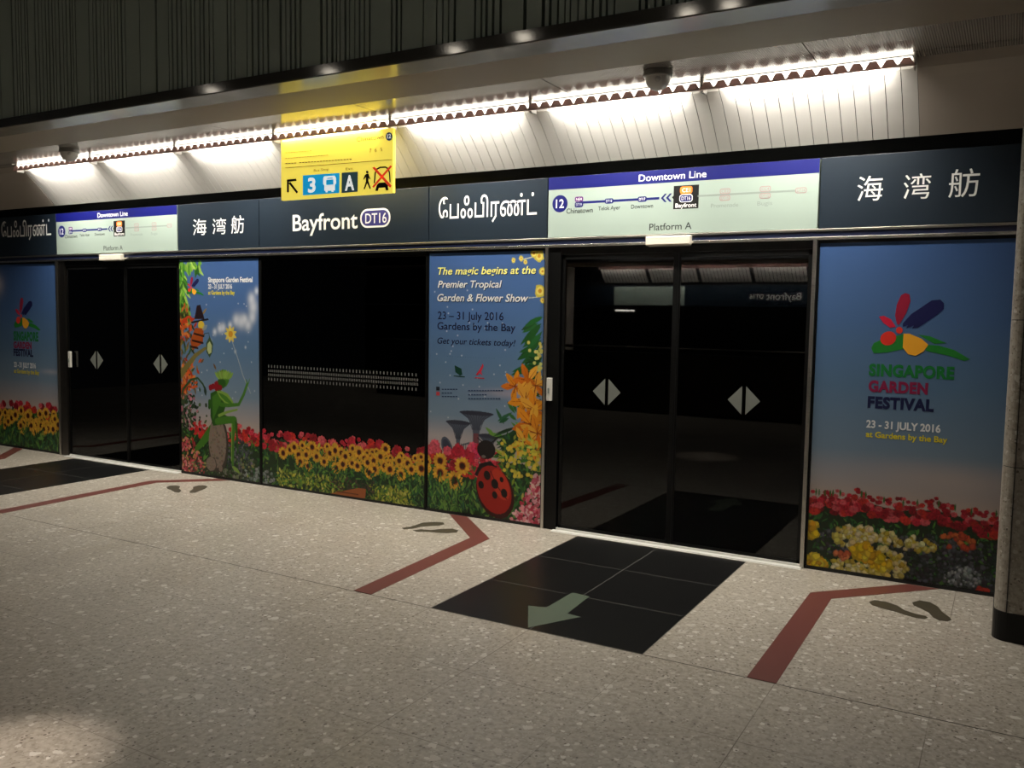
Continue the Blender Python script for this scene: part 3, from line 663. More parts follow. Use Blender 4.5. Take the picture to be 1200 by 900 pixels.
def print_mesh(name, art, x0, x1, z0, z1, parent, y, res=.005, tint=.78, cut=False, ss=2):
    img, al, nx, nz = raster(art, x0, x1, z0, z1, res, ss, tint)
    X = np.linspace(x0, x1, nx + 1); Z = np.linspace(z0, z1, nz + 1)
    keep = (al > .5) if cut else np.ones((nz, nx), bool)
    vid = np.arange((nx+1)*(nz+1)).reshape(nz+1, nx+1)
    f = np.stack([vid[:-1, :-1], vid[:-1, 1:], vid[1:, 1:], vid[1:, :-1]], -1)[keep]; fc = img[keep]
    used, inv = np.unique(f, return_inverse=True); f = inv.reshape(f.shape)
    co = np.zeros(((nx+1)*(nz+1), 3)); co[:, 0] = np.tile(X, nz+1); co[:, 1] = y; co[:, 2] = np.repeat(Z, nx+1); co = co[used]
    me = bpy.data.meshes.new(name); me.vertices.add(len(co)); me.vertices.foreach_set('co', co.ravel().astype(np.float32))
    n = len(f); me.loops.add(n*4); me.loops.foreach_set('vertex_index', f.ravel().astype(np.int32)); me.polygons.add(n)
    me.polygons.foreach_set('loop_start', np.arange(0, n*4, 4, dtype=np.int32)); me.update(calc_edges=True)
    at = me.attributes.new('ink', 'FLOAT_COLOR', 'FACE'); at.data.foreach_set('color', np.concatenate([fc, np.ones((n, 1))], 1).ravel().astype(np.float32))
    return link_mesh(name, me, M['print'], parent)

def poster(label, x0, x1, art, **k):
    t = thing('festival_poster', label, 'poster', ((x0+x1)/2, 0, .02), 'festival posters on the platform wall')
    bbox_obj('panel', M['black_frame'], t, .002, (x0, x1, -.002, .04, .02, 2.096))
    print_mesh('printed_picture', art, x0 + .012, x1 - .012, .024, 2.078, t, -.0030, **k)
    return t
PY = -.0040
def inkplate(name, pts_list, m, t, y=PY):
    bm = BM()
    for pts in pts_list: prism(bm, pts, 1, y, y + .0006)
    return obj(name, bm, m, t)
def logo(t, fn):            # brush-stroke flower emblem; fn maps reference-poster coordinates onto the wall
    def ell_pts(cx, cy, a, b, rot, n=22):
        return [fn(cx + a*math.cos(2*math.pi*i/n)*math.cos(rot) - b*math.sin(2*math.pi*i/n)*math.sin(rot), cy + a*math.cos(2*math.pi*i/n)*math.sin(rot) + b*math.sin(2*math.pi*i/n)*math.cos(rot)) for i in range(n)]
    e = bpy.data.objects.new('emblem', None); COL.objects.link(e); e.location = t.location.copy(); e.parent = t; e.matrix_parent_inverse = Matrix.Translation(-t.location)
    Q = lambda *p: [fn(a, b) for a, b in p]
    def ink_part(nm, pts, col, yy): o = inkplate(nm, pts, col, t, yy); return o
    ink_part('emblem_leaf', [Q((1021, 408), (1024, 402), (1035, 397), (1062, 391), (1059, 409), (1040, 413), (1024, 414)), Q((1086, 404), (1100, 405), (1118, 410), (1137, 421), (1130, 423), (1112, 417), (1085, 411)), Q((1076, 392), (1090, 394), (1109, 402), (1095, 403))], ink('green', 34, 120, 44), PY)
    ink_part('emblem_petal', [Q((1051, 379), (1049, 370), (1051, 357), (1056, 346), (1061, 343.5), (1066, 345), (1067, 353), (1062, 367), (1056, 377), (1053, 381))], ink('crimson', 142, 24, 52), PY - .0003)
    ink_part('emblem_petal', [Q((1030, 371), (1036, 370), (1044, 374), (1050, 383), (1043, 384), (1035, 378))], ink('rose', 196, 30, 60), PY - .0003)
    ink_part('emblem_petal', [ell_pts(1041, 396.5, 9.5, 8, -.4)], ink('red', 214, 50, 38), PY - .0006)
    ink_part('emblem_petal', [Q((1058, 379), (1068, 368), (1092, 352), (1102, 351), (1106, 355), (1106, 362), (1098, 369), (1076, 384), (1069, 385), (1071, 381.5), (1062, 385), (1064, 381), (1058, 383))], ink('navy', 24, 26, 74), PY - .0003)
    ink_part('emblem_petal', [Q((1059, 391), (1066, 391), (1080, 397), (1088, 404), (1082, 412), (1073, 417), (1064, 415), (1058, 407))], ink('amber', 236, 166, 44), PY - .0006)
    ink_part('emblem_centre', [ell_pts(1054, 387, 4, 4, 0, 14)], ink('red', 214, 50, 38), PY - .0006)
    bpy.data.objects.remove(e)
def ln(t, nm, items, m, y=PY, **k):
    for it in items: o = obj(nm, letters_px(BM(), *it, y=y, **k), m, t)
    return o

# right poster
tR = poster('large blue sky poster with flower emblem and coloured title, beside the stone pillar', -1.083, .92, right, tint=.70)
logo(tR, lambda a, b: W(a, b))
ln(tR, 'title_lettering', [('SINGAPORE', 1018, 440.5, 1118, 426)], ink('title_green', 24, 112, 50), offset=.05, spacing=1.08)
ln(tR, 'title_lettering', [('GARDEN', 1017.5, 459, 1087, 445.5)], ink('title_plum', 130, 26, 66), offset=.05, spacing=1.08)
ln(tR, 'title_lettering', [('FESTIVAL', 1016.5, 478, 1094, 464)], ink('title_navy', 22, 26, 66), offset=.05, spacing=1.08)
ln(tR, 'date_lettering', [('23 - 31 JULY 2016', 1015, 501, 1102, 492)], ink('date_white', 220, 222, 224), offset=.03)
ln(tR, 'place_lettering', [('at Gardens by the Bay', 1014.5, 512, 1110, 505)], ink('place_yellow', 216, 200, 40), offset=.025)
# far left poster
tL = poster('narrow far left poster with emblem over sunflowers, left of the small door', -10.3, -8.962, lefta, res=.007)
def scaled(ax, ay, x0, z0, k):      # emblem of the large poster repeated smaller
    X0, Z0 = W(ax, ay)
    def fn(a, b):
        X, Z = W(a, b); return (x0 + (X - X0)*k[0], z0 + (Z - Z0)*k[1])
    return fn
bx0, bz0 = W(17, 384)
logo(tL, scaled(1021, 414, bx0, bz0, (.92, .92)))
ln(tL, 'title_lettering', [('SINGAPORE', 16, 399, 45, 388)], ink('title_green', 24, 112, 50), offset=.05, spacing=1.08)
ln(tL, 'title_lettering', [('GARDEN', 16, 408, 37, 400)], ink('title_plum', 130, 26, 66), offset=.05, spacing=1.08)
ln(tL, 'title_lettering', [('FESTIVAL', 16, 417, 39, 408.5)], ink('title_navy', 22, 26, 66), offset=.05, spacing=1.08)
ln(tL, 'date_lettering', [('23 - 31 JULY 2016', 16.5, 430, 42, 424)], ink('date_white', 220, 222, 224), offset=.03)
ln(tL, 'place_lettering', [('at Gardens by the Bay', 16.5, 437, 46, 432)], ink('place_yellow', 216, 200, 40), offset=.025)
# figure poster
tF = poster('poster of a seated green leafy figure holding a star wand, right of the far door', -7.018, -5.937, fig, ss=2)
bx0, bz0 = W(219, 345)
logo(tF, scaled(1021, 414, bx0, bz0, (.45, .45)))
ln(tF, 'title_lettering', [('Singapore Garden Festival', 244, 331, 296, 325), ('23 - 31 JULY 2016', 244, 338.5, 272, 333)], ink('date_white', 220, 222, 224), offset=.03)
ln(tF, 'place_lettering', [('at Gardens by the Bay', 244, 345.3, 275, 340.5)], ink('place_yellow', 216, 200, 40), offset=.025)
# text poster
tT = poster('blue poster with event wording, orange lilies and a ladybird, left of the near door', -4.07, -3.01, txt)
k = dict(offset=.012, shear=.22)
L1 = [('The magic begins at the', 513, 322.0, 628, 313.5)]; L2 = [('Premier Tropical', 513, 337.2, 588, 329), ('Garden & Flower Show', 512.5, 353, 619, 344.5)]
def shadowed(items, d=.8): return [(s, a + d, b + d, c + d, e + d) for s, a, b, c, e in items]
ln(tT, 'lettering_shadow', shadowed(L1) + shadowed(L2), ink('letter_shade', 26, 40, 70), **k)
ln(tT, 'headline_lettering', L1, ink('pale_yellow', 240, 236, 130), y=PY - .0004, **k)
ln(tT, 'headline_lettering', L2, ink('pale_grey', 226, 226, 222), y=PY - .0004, **k)
ln(tT, 'date_lettering', [('23 – 31 July 2016', 513, 374, 590, 365), ('Gardens by the Bay', 512.5, 386, 604, 377.5)], ink('deep_navy', 14, 20, 56), offset=.008)
ln(tT, 'ticket_lettering', [('Get your tickets today!', 512.5, 402.5, 604, 395.5)], ink('deep_navy', 14, 20, 56), offset=.006, shear=.22)
ln(tT, 'small_lettering', [('- - - - - - - - - - - - - - - - - - -', 524, 418, 580, 416.5)], ink('small_navy', 40, 60, 96))
inkplate('partner_mark', [P((533, 428), (541, 432), (542, 439), (539, 440), (534, 436)), P((532, 440), (545, 441), (545, 442), (532, 441))], ink('mark_green', 16, 60, 46), tT)
inkplate('partner_mark', [P((558, 439), (563, 432), (566, 426), (567, 429), (564, 436), (566, 440), (562, 437), (560, 440)), P((557, 442), (568, 443), (568, 444), (557, 443))], ink('mark_red', 190, 40, 60), tT)
inkplate('contact_mark', [P((511.5, 453), (515.5, 453.3), (515.5, 457.5), (511.5, 457.2))], ink('mark_dark', 30, 36, 50), tT)
inkplate('contact_mark', [P((511.5, 459), (515.5, 459.3), (515.5, 463.5), (511.5, 463.2))], ink('mark_red2', 176, 60, 70), tT)
bm = BM()
for a, b, c, hgt in ((518, 455.5, 536, 1), (518, 460, 530, 1), (518, 464, 537, 1), (549, 457, 590, 1), (549, 462, 570, 1), (549, 466.5, 585, 1)):
    for q in np.arange(a, c, 3.2): prism(bm, P((q, b), (q + 2.4, b + .15), (q + 2.4, b + 1.35), (q, b + 1.2)), 1, PY, PY + .0006)
obj('small_lettering', bm, ink('small_navy', 40, 60, 96), tT)
# flower print along the foot of the window
o = print_mesh('flower_border_print', bed, -5.935, -4.073, .02, .60, None, -.002, cut=True)
tag(o, 'printed strip of red blooms and sunflowers along the foot of the dark window', 'window sticker')

# ------------------------------------------------------------------ signs of the header band
SY = -.004
def panel(name, label, cat, x0, x1, m, group=None):
    t = thing(name, label, cat, ((x0+x1)/2, 0, 2.168), group)
    bbox_obj('panel', m, t, .003, (x0 + .004, x1 - .004, SY, .05, 2.170, 2.605))
    return t
LY = SY - .0006
def rrect(cx, cz, w_, h, r, n=5):
    p = []
    for sx_, sz_, a0 in ((1, 1, 0), (-1, 1, 90), (-1, -1, 180), (1, -1, 270)):
        for i in range(n + 1):
            a = math.radians(a0 + 90*i/n); p.append((cx + sx_*(w_/2 - r) + r*math.cos(a), cz + sz_*(h/2 - r) + r*math.sin(a)))
    return p
SG = 'signs of the header band'
TAM = '\u0bc7\u0baa\u0b83\u0baa\u0bbf\u0bb0\u0ba3\u0bcd\u0b9f\u0bcd'
CJ = ('\u6d77', '\u6e7e', '\u822b')
def chinese(t, spots, y=LY):
    for ch, (xl, yb, xr, yt) in zip(CJ, spots): obj('character', letters_px(BM(), ch, xl, yb, xr, yt, y=y, offset=0, capref=ch), M['white_letter'], t)
t = panel('station_name_sign', 'navy name sign in curly southern script at the far left end', 'sign', -10.3, -8.95, M['navy'], SG)
obj('lettering', letters_px(BM(), TAM, 2, 278.5, 60, 266, y=LY, capref='\u0baa', offset=.006), M['white_letter'], t)
t = panel('station_name_sign', 'navy name sign with three characters beside the small far route map', 'sign', -7.022, -5.935, M['navy'], SG)
chinese(t, ((226, 276, 242, 257), (249, 275, 265, 256), (271, 274, 286, 253)))
t = panel('station_name_sign', 'wide navy name sign in Latin letters with oval code badge under the yellow sign', 'sign', -5.935, -4.07, M['navy'], SG)
obj('lettering', letters_px(BM(), 'Bayfront', 343, 271, 419, 252, y=LY, offset=.012), M['white_letter'], t)
bc = W(440, 255.5); b = obj('code_badge', prism(BM(), rrect(bc[0], bc[1], .315, .155, .072), 1, LY, SY), M['white_letter'], t)
obj('badge_field', prism(BM(), rrect(bc[0], bc[1], .285, .125, .06), 1, LY - .0005, LY), mat('badge_navy', srgb(46, 44, 112), .4), b)
obj('badge_lettering', letters_px(BM(), 'DT16', 428, 262, 453, 250.5, y=LY - .0008, offset=.008), M['white_letter'], b)
t = panel('station_name_sign', 'navy name sign in curly southern script left of the large route map', 'sign', -4.07, -3.005, M['navy'], SG)
obj('lettering', letters_px(BM(), TAM, 514, 257, 629, 240, y=LY, capref='\u0baa', offset=.006), M['white_letter'], t)
t = panel('station_name_sign', 'navy name sign with three large characters beside the stone pillar', 'sign', -1.09, .92, M['navy'], SG)
chinese(t, ((1004, 236, 1034, 207), (1058, 234, 1090, 204.5), (1111, 232, 1147, 199)))

def route_map(label, x0, x1, near):
    t = panel('route_map_sign', label, 'sign', x0, x1, M['map_white'], 'route maps over the doors')
    wd = x1 - x0
    X = lambda u: x0 + wd*u                       # u: share of the width, heights in metres above 2.17
    Z = lambda v: 2.17 + v
    y1, y2, y3 = LY, LY - .0004, LY - .0008
    obj('header_strip', boxes((x0 + .004, x1 - .004, y1, SY, Z(.345), Z(.434))), M['map_blue'], t)
    obj('line_title', letters(BM(), 'Downtown Line', X(.370), Z(.364), X(.620), .046, y2, offset=.006), M['white_letter'], t)
    obj('platform_lettering', letters(BM(), 'Platform A', X(.415), Z(.026), X(.573), .046, y1, offset=.006), M['map_dark'], t)
    rz = .243
    obj('route_line', boxes((X(.135), X(.450), y1, SY, Z(rz - .008), Z(rz + .008))), M['map_blue'], t)
    obj('passed_route_line', boxes((X(.590), X(.945), y1, SY, Z(rz - .006), Z(rz + .006))), M['map_grey'], t)
    d = obj('destination_disc', tube(BM(), 1, (X(.052), Z(rz)), .062, y1, SY, 28), M['map_blue'], t)
    obj('disc_lettering', letters(BM(), '12', X(.035), Z(rz - .031), X(.069), .062, y2, offset=.012), M['white_letter'], d)
    def badge(u, v, wd_, h, m, s=None, sm=None, edge=None):
        b = obj('station_badge', prism(BM(), rrect(X(u), Z(v), wd_, h, h*.35), 1, y2, SY), m, t)
        if edge: obj('badge_field', prism(BM(), rrect(X(u), Z(v), wd_ - .010, h - .010, h*.28), 1, y3, y2), edge, b)
        if s: obj('badge_lettering', letters(BM(), s, X(u) - wd_*.34, Z(v) - h*.25, X(u) + wd_*.34, h*.5, y3 - .0003, offset=.006), sm, b)
    badge(.132, rz + .025, .066, .036, M['map_purple'], 'NE4', M['white_letter']); badge(.132, rz - .014, .066, .036, M['map_blue'], 'DT19', M['white_letter'])
    badge(.255, rz, .066, .036, M['map_blue'], 'DT18', M['white_letter']); badge(.385, rz, .066, .036, M['map_blue'], 'DT17', M['white_letter'])
    for s_, a_, b_, c_, d_ in (('Chinatown', .080, .074, .190, .036), ('Telok Ayer', .212, .062, .300, .027), ('Downtown', .343, .062, .427, .028)):
        obj('station_lettering', letters(BM(), s_, X(a_), Z(rz - b_), X(c_), d_, y1, offset=.010), M['map_dark'], t)
    bm = BM()
    for u in (.456, .475):
        prism(bm, [(X(u), Z(rz)), (X(u + .014), Z(rz + .028)), (X(u + .022), Z(rz + .028)), (X(u + .009), Z(rz)), (X(u + .022), Z(rz - .028)), (X(u + .014), Z(rz - .028))], 1, y1, SY)
    obj('direction_chevrons', bm, M['map_blue'], t)
    c = obj('current_station_box', prism(BM(), [(X(.497), Z(rz)), (X(.503), Z(rz + .012)), (X(.503), Z(rz + .076)), (X(.595), Z(rz + .076)), (X(.595), Z(rz - .080)), (X(.503), Z(rz - .080)), (X(.503), Z(rz - .012))], 1, y1, SY), M['map_black'], t)
    b = obj('code_badge', prism(BM(), rrect(X(.549), Z(rz + .044), .086, .050, .016), 1, y2, y1), M['map_orange'], c)
    obj('badge_lettering', letters(BM(), 'CE1', X(.549) - .028, Z(rz + .031), X(.549) + .028, .026, y3, offset=.006), M['white_letter'], b)
    b = obj('code_badge', prism(BM(), rrect(X(.549), Z(rz - .010), .092, .052, .018), 1, y2, y1), M['white_letter'], c)
    obj('badge_field', prism(BM(), rrect(X(.549), Z(rz - .010), .082, .042, .014), 1, y3, y2), M['map_blue'], b)
    obj('badge_lettering', letters(BM(), 'DT16', X(.549) - .031, Z(rz - .022), X(.549) + .031, .024, y3 - .0003, offset=.006), M['white_letter'], b)
    obj('box_lettering', letters(BM(), 'Bayfront', X(.511), Z(rz - .070), X(.588), .028, y2, offset=.010), M['white_letter'], c)
    for u, s in ((.688, ('CE2', 'DT15')), (.825, ('CC4', 'DT15')), (.942, ('DT14',))):
        for j, q in enumerate(s):
            v = rz + (.022 - .044*j if len(s) == 2 else 0)
            badge(u, v, .070, .036, M['map_pink'], q, M['map_pink'], M['map_white'])
    obj('passed_lettering', letters(BM(), 'Promenade', X(.640), Z(rz - .082), X(.735), .026, y1), M['map_grey'], t); obj('passed_lettering', letters(BM(), 'Bugis', X(.800), Z(rz - .082), X(.850), .026, y1), M['map_grey'], t)
route_map('large pale route map with blue header strip over the near glass doors', -3.003, -1.092, True)
route_map('small pale route map with blue header strip over the far left door', -8.948, -7.024, False)

# ------------------------------------------------------------------ yellow hanging sign
HX0, HX1, HY, HZ0, HZ1 = -5.262, -4.102, -.408, 2.508, 2.988
t = thing('hanging_exit_sign', 'yellow hanging exit sign with bus and walking symbols under the cove light', 'sign', ((HX0+HX1)/2, HY + .02, HZ0))
bbox_obj('sign_box', M['yellow'], t, .003, (HX0, HX1 - .012, HY, HY + .028, HZ0, HZ1))
for hx in (HX0 + .2, HX1 - .22): obj('hanger', boxes((hx, hx + .02, HY + .012, HY + .03, HZ1, SZ + .01)), M['steel'], t)
y1 = HY - .0008; y2 = HY - .0014
def HS(px, py): p = hit(px, py, 1, HY); return (p.x, p.z)
def hp(*pts): return [HS(320 + a/7.5, 140 + b/7.5) for a, b in pts]
def plate(name, polys, m, par=t, yy=y1):
    bm = BM()
    for p in polys: prism(bm, p, 1, yy, HY)
    return obj(name, bm, m, par)
def hl(bm, s, a, b, c, d, yy=y1, **k):
    p = HS(320 + a/7.5, 140 + b/7.5); q = HS(320 + a/7.5, 140 + d/7.5); xr = WXat(320 + c/7.5, p[1], HY)
    return letters(bm, s, p[0], p[1], xr, q[1] - p[1], yy, **k)
plate('arrow_symbol', [hp((122, 528), (204, 520), (208, 540), (140, 548), (140, 640), (122, 642)), hp((136, 560), (152, 548), (220, 636), (208, 652))], M['sign_black'])
bp = plate('bay_number_box', [hp((262, 492), (585, 470), (582, 646), (262, 668))], M['sign_blue'])
obj('box_lettering', hl(BM(), '3', 308, 645, 374, 515, y2, offset=.03), M['sign_white'], bp)
plate('bus_symbol', [hp((450, 500), (540, 494), (552, 510), (556, 560), (545, 575), (545, 622), (533, 624), (533, 636), (515, 637), (515, 625), (480, 627), (480, 640), (463, 641), (463, 628), (452, 626), (452, 580), (442, 566), (442, 520))], M['sign_white'], bp, y2)
plate('bus_window', [hp((468, 532), (532, 527), (532, 572), (468, 577))], M['sign_blue'], bp, y2 - .0005)
plate('bus_window', [hp((476, 514), (525, 511), (525, 519), (476, 522))], M['sign_blue'], bp, y2 - .0005)
ap = plate('exit_letter_box', [hp((604, 468), (746, 458), (744, 635), (602, 648))], M['sign_dark'])
obj('box_lettering', hl(BM(), 'A', 632, 628, 714, 492, y2, offset=.03, capref='A'), M['sign_white'], ap)
hd = [(828 + 11*math.cos(i*.5236), 462 + 13*math.sin(i*.5236)) for i in range(12)]
plate('walker_symbol', [hp(*hd), hp((818, 478), (840, 476), (846, 500), (858, 522), (852, 528), (840, 512), (838, 540), (860, 606), (850, 612), (828, 560), (806, 614), (796, 610), (816, 545), (816, 505), (800, 530), (792, 526), (806, 492))], M['sign_black'])
cv = plate('vehicle_symbol', [hp((884, 560), (892, 470), (908, 432), (940, 414), (990, 412), (1018, 428), (1030, 470), (1034, 550), (1024, 556), (1018, 470), (1008, 440), (988, 426), (944, 428), (916, 442), (904, 474), (896, 560)), hp((932, 556), (984, 552), (1000, 570), (1012, 575), (1010, 595), (1016, 622), (990, 624), (986, 598), (930, 602), (922, 628), (898, 628), (908, 590), (912, 575))], M['sign_black'])
plate('cross_mark', [hp((872, 424), (892, 416), (1042, 580), (1030, 602)), hp((872, 590), (884, 602), (1048, 412), (1032, 402))], M['sign_red'], cv, y2)
mg = mat('sign_grey', srgb(90, 76, 10), .5)
for q in (('Chinatown', 735, 196, 972, 156), ('7  6  5', 846, 290, 960, 258), ('Bus Stop', 358, 460, 490, 436), ('Exit', 640, 448, 706, 424)): obj('lettering', hl(BM(), *q, offset=.004), mg, t)
bm = BM()
for (a, b, c) in ((108, 384, 205), (230, 376, 690)):
    for q in range(a, c, 26): prism(bm, hp((q, b - (q-a)*.07), (q + 18, b - (q-a)*.07 - 1), (q + 18, b - (q-a)*.07 + 8), (q, b - (q-a)*.07 + 9)), 1, y1, HY)
for (a, b, c) in ((108, 290, 330), (108, 340, 480)):
    for q in range(a, c, 24): prism(bm, hp((q, b - (q-a)*.08), (q + 14, b - (q-a)*.08 - 1), (q + 14, b - (q-a)*.08 + 5), (q, b - (q-a)*.08 + 6)), 1, y1, HY)
obj('small_lettering', bm, mat('sign_ochre', srgb(110, 92, 10), .5), t)
plate('divider_line', [hp((105, 424), (1050, 350), (1050, 355), (105, 429))], mat('sign_line', srgb(130, 110, 16), .5))
dc = plate('destination_disc', [hp(*[(1020 + 30*math.cos(i*.393), 150 + 38*math.sin(i*.393)) for i in range(16)])], mat('sign_disc', srgb(70, 120, 190), .4))
obj('disc_lettering', hl(BM(), '12', 1004, 168, 1036, 130, y2, offset=.02), M['sign_white'], dc)

# ------------------------------------------------------------------ dome cameras
for cx, cy, lab in ((-1.912, -.705, 'grey dome camera under the soffit above the large route map'), (-7.63, -.70, 'small grey dome camera under the soffit at the far left')):
    t = thing('dome_camera', lab, 'security camera', (cx, cy, SZ), 'dome cameras')
    obj('mounting_ring', lathe(BM(), [(0, SZ), (.082, SZ), (.086, SZ - .004), (.086, SZ - .03), (.080, SZ - .034), (0, SZ - .034)], cx, cy), M['dome_cap'], t, False)
    obj('dome', lathe(BM(), [(.078, SZ - .034)] + [(.076*math.cos(a), SZ - .036 - .076*math.sin(a)) for a in np.linspace(0, 1.5, 12)] + [(0, SZ - .112)], cx, cy), M['dome'], t, True)
    a = Vector((CAM.x - cx, CAM.y - cy, -1.9)).normalized(); c = Vector((cx, cy, SZ - .036)) + a*.070
    bm = BM(); bmesh.ops.create_uvsphere(bm, u_segments=14, v_segments=8, radius=.017); bmesh.ops.translate(bm, verts=bm.verts, vec=c)
    obj('lens', bm, mat('lens_grey', (.5, .48, .46), .2), t, True)

# ------------------------------------------------------------------ stone pillar at the right edge
def rounded(x0, x1, y0, y1, r, n=8):
    p = []
    for cx, cy, a0 in ((x1 - r, y1 - r, 0), (x0 + r, y1 - r, 90), (x0 + r, y0 + r, 180), (x1 - r, y0 + r, 270)):
        for i in range(n + 1): a = math.radians(a0 + 90*i/n); p.append((cx + r*math.cos(a), cy + r*math.sin(a)))
    return p
t = thing('pillar', 'granite clad pillar with black base at the right edge of the picture', 'pillar', (.3, -.5, 0))
zz = [.147, .884, 1.615, 2.347, 3.054]
for a, b in zip(zz, zz[1:]):
    obj('stone_cladding', prism(BM(), rounded(-.008, .60, -.785, -.20, .075), 2, a + .002, b - .002), M['pillar'], t)
obj('joint_core', prism(BM(), rounded(-.005, .597, -.782, -.203, .073), 2, .12, 3.05), M['cladding_groove'], t)
obj('base_band', prism(BM(), rounded(-.012, .604, -.789, -.196, .078), 2, 0, .147), M['black_stone'], t)
obj('joint_strip', boxes((.046, .050, -.7865, -.78, .149, 3.05)), M['cladding_groove'], t)

# ------------------------------------------------------------------ floor inlays
def floor_plate(name, polys, m, z=.001, parent=None):
    bm = BM()
    for p in polys: prism(bm, p, 2, -.001, z)
    return obj(name, bm, m, parent)
for x0, x1, lab in ((-2.672, -1.445, 'black tile inlay with green arrow in front of the near doors'), (-8.62, -7.405, 'black tile inlay in front of the far left door')):
    t = thing('black_floor_inlay', lab, 'floor tiles', ((x0+x1)/2, -1, 0), 'black inlays before the doors')
    xs = [x0, (x0+x1)/2, x1]; ys = [-1.918, -1.305, -.688, -.068]
    bm = BM()
    for a, b in zip(xs, xs[1:]):
        for c, d in zip(ys, ys[1:]): box(bm, a + .0025, b - .0025, c + .0025, d - .0025, -.002, .0012)
    obj('tiles', bm, M['black_stone'], t); obj('grout', boxes((x0, x1, -1.918, -.068, -.002, .0006)), mat('grout', (.09, .087, .08), .7), t)
a = floor_plate('floor_arrow', [[F(380 + u/3, 560 + v/3) for u, v in ((717, 450), (780, 457), (872, 404), (932, 418), (855, 478), (902, 490), (716, 528))]], M['arrow'], .0022)
tag(a, 'grey green arrow sticker on the black tiles before the near doors', 'floor arrow')
def redline(pts, lab):
    o = floor_plate('red_floor_line', [pts], M['red'], .0014); return tag(o, lab, 'floor line', 'red queue lines in the floor')
redline([(-.950, -1.918), (-.820, -1.918), (-.822, -.56), (-.30, -.012), (-.475, -.012), (-.950, -.508)], 'red bent floor line between the near doors and the pillar')
redline([(-3.218, -1.918), (-3.088, -1.918), (-3.168, -.49), (-3.668, -.012), (-3.84, -.012), (-3.300, -.545)], 'red bent floor line left of the near black inlay')
redline([(-6.865, -1.918), (-6.735, -1.918), (-6.80, -.46), (-6.33, -.012), (-6.50, -.012), (-6.925, -.43)], 'red bent floor line right of the far black inlay')
redline([(-9.30, -1.918), (-9.17, -1.918), (-9.17, -.50), (-9.66, -.012), (-9.83, -.012), (-9.30, -.535)], 'short red floor line at the far left under the narrow poster')
def foot(px_pts, lab):
    o = floor_plate('footprint_marking', [[F(a, b) for a, b in px_pts]], M['foot'], .0014); tag(o, lab, 'footprint', 'footprint stickers')
z4 = lambda p: [(780 + a/2.857, 640 + b/2.857) for a, b in p]; z3 = lambda p: [(380 + a/3, 560 + b/3) for a, b in p]; z1 = lambda p: [(a/4, 500 + b/4) for a, b in p]
foot(z4([(681, 187), (700, 181), (740, 187), (775, 199), (800, 215), (840, 228), (870, 234), (878, 240), (868, 244), (840, 241), (800, 230), (770, 220), (720, 207), (690, 197)]), 'left dark footprint sticker of the pair beside the pillar')
foot(z4([(826, 189), (850, 182), (885, 188), (912, 203), (925, 220), (950, 238), (957, 247), (945, 252), (915, 249), (895, 238), (880, 222), (850, 207), (830, 198)]), 'right dark footprint sticker of the pair beside the pillar')
foot(z3([(273, 176), (300, 172), (320, 167), (345, 158), (385, 155), (418, 157), (422, 163), (405, 168), (370, 170), (340, 172), (310, 179), (280, 181)]), 'upper dark footprint sticker of the pair before the ladybird poster')
foot(z3([(312, 185), (340, 181), (375, 184), (410, 180), (450, 179), (472, 185), (465, 192), (430, 195), (395, 193), (365, 190), (325, 189)]), 'lower dark footprint sticker of the pair before the ladybird poster')
foot(z1([(780, 284), (798, 277), (830, 276), (845, 281), (838, 290), (850, 300), (840, 309), (818, 307), (800, 296), (785, 291)]), 'left small far footprint sticker before the green figure poster')
foot(z1([(905, 283), (930, 276), (962, 276), (973, 282), (960, 292), (935, 301), (915, 310), (890, 310), (888, 304), (905, 293)]), 'right small far footprint sticker before the green figure poster')

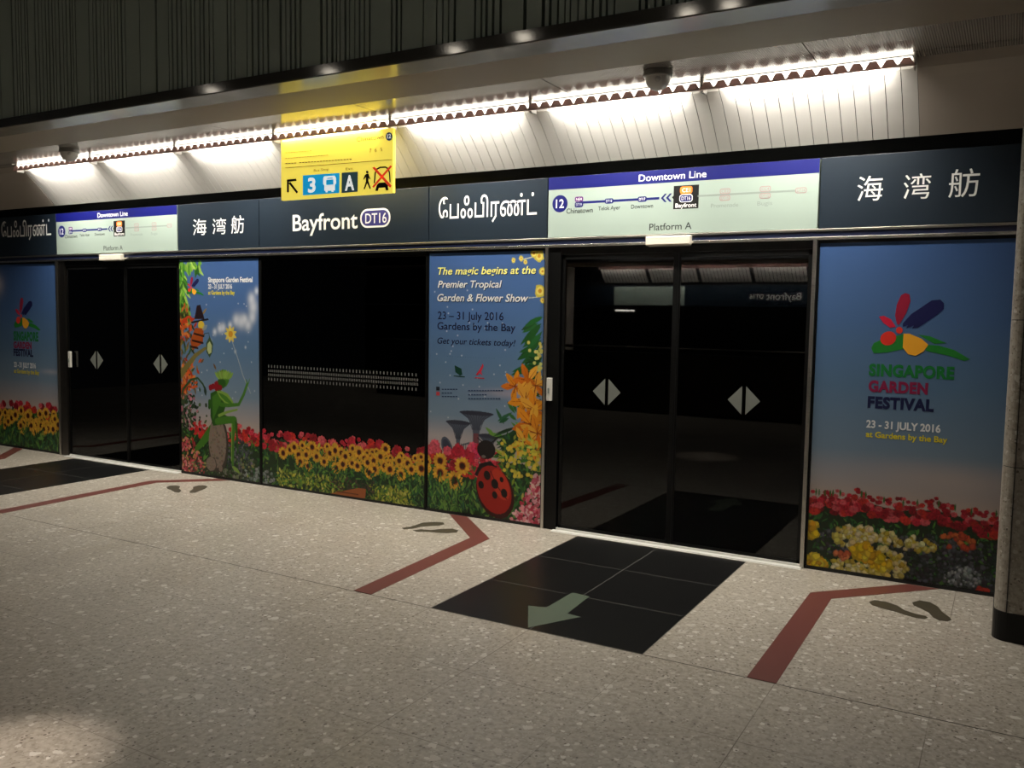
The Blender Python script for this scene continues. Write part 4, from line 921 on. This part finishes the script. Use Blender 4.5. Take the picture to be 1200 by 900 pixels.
# ------------------------------------------------------------------ opposite platform side (seen in the glass)
OY, DZ = -13.7, -.28
fw = tag(obj('wall_front', boxes((-16, 5, OY - .3, OY - .02, 0, 2.1 + DZ)), M['black_frame']), kind='structure')
obj('header_band', boxes((-16, 5, OY - .3, OY, 2.15 + DZ, 2.62 + DZ)), M['navy'], fw)
obj('header_recess', boxes((-16, 5, OY - .3, OY - .06, 2.62 + DZ, 3.6)), M['black'], fw)
FREF = [(OY + .0, 2.69 + DZ), (OY + .33, 3.02 + DZ)]
for k in range(6):
    x0 = -8.6 + k*1.21
    bm = BM(); n = 14; st = 1.13/n
    for q in range(n):
        v = [bm.verts.new(p) for p in [(x0 + q*st, OY, 2.69 + DZ), (x0 + (q+1)*st - .012, OY, 2.69 + DZ), (x0 + (q+1)*st - .012, OY + .33, 3.02 + DZ), (x0 + q*st, OY + .33, 3.02 + DZ)]]; bm.faces.new(v)
    obj('cove_reflector', bm, M['reflector'], fw)
    obj('cove_tube', boxes((x0 + .02, x0 + 1.11, OY + .36, OY + .40, 3.01 + DZ, 3.04 + DZ)), M['fartube'], fw)
obj('cove_louvre', boxes((-8.6, -1.4, OY + .42, OY + .43, 2.985 + DZ, 3.06 + DZ)), M['louvre'], fw)
obj('cove_soffit', boxes((-16, 5, OY + .34, OY + 1.5, 3.06 + DZ, 3.1 + DZ)), M['soffit'], fw)
def far_letters(s, xr_, xl_, z, cap):          # reads left to right for someone facing that wall, so it runs towards -X
    bm = BM(); letters(bm, s, 0, 0, abs(xr_ - xl_), cap, 0, offset=.012)
    for v in bm.verts: v.co = (xr_ - v.co.x, OY + .004, z + v.co.z)
    obj('header_lettering', bm, M['white_letter'], fw)
far_letters('Bayfront', -3.99, -4.73, 2.02, .16); far_letters('DT16', -4.80, -5.1, 2.04, .10)
obj('route_map', boxes((-8.35, -6.6, OY, OY + .006, 2.16 + DZ, 2.60 + DZ)), M['map_white'], fw)
obj('cove_pillar', boxes((-9.75, -9.28, OY + .3, OY + .7, .5, 3.05 + DZ)), M['cove_end'], fw)
obj('door_lamp', boxes((-8.30, -7.82, OY, OY + .03, 1.73, 1.77)), M['lamp_glow'], fw)

# stair parapet with handrail behind the viewpoint (seen in the glass only)
sp = tag(obj('wall_stair', boxes((-11, 3, -8.2, -8.0, 0, 1.0)), M['dark_steel']), kind='structure')
obj('handrail', tube(BM(), 0, (-8.0, 1.08), .025, -11, 3, 12), M['dark_steel'], sp)
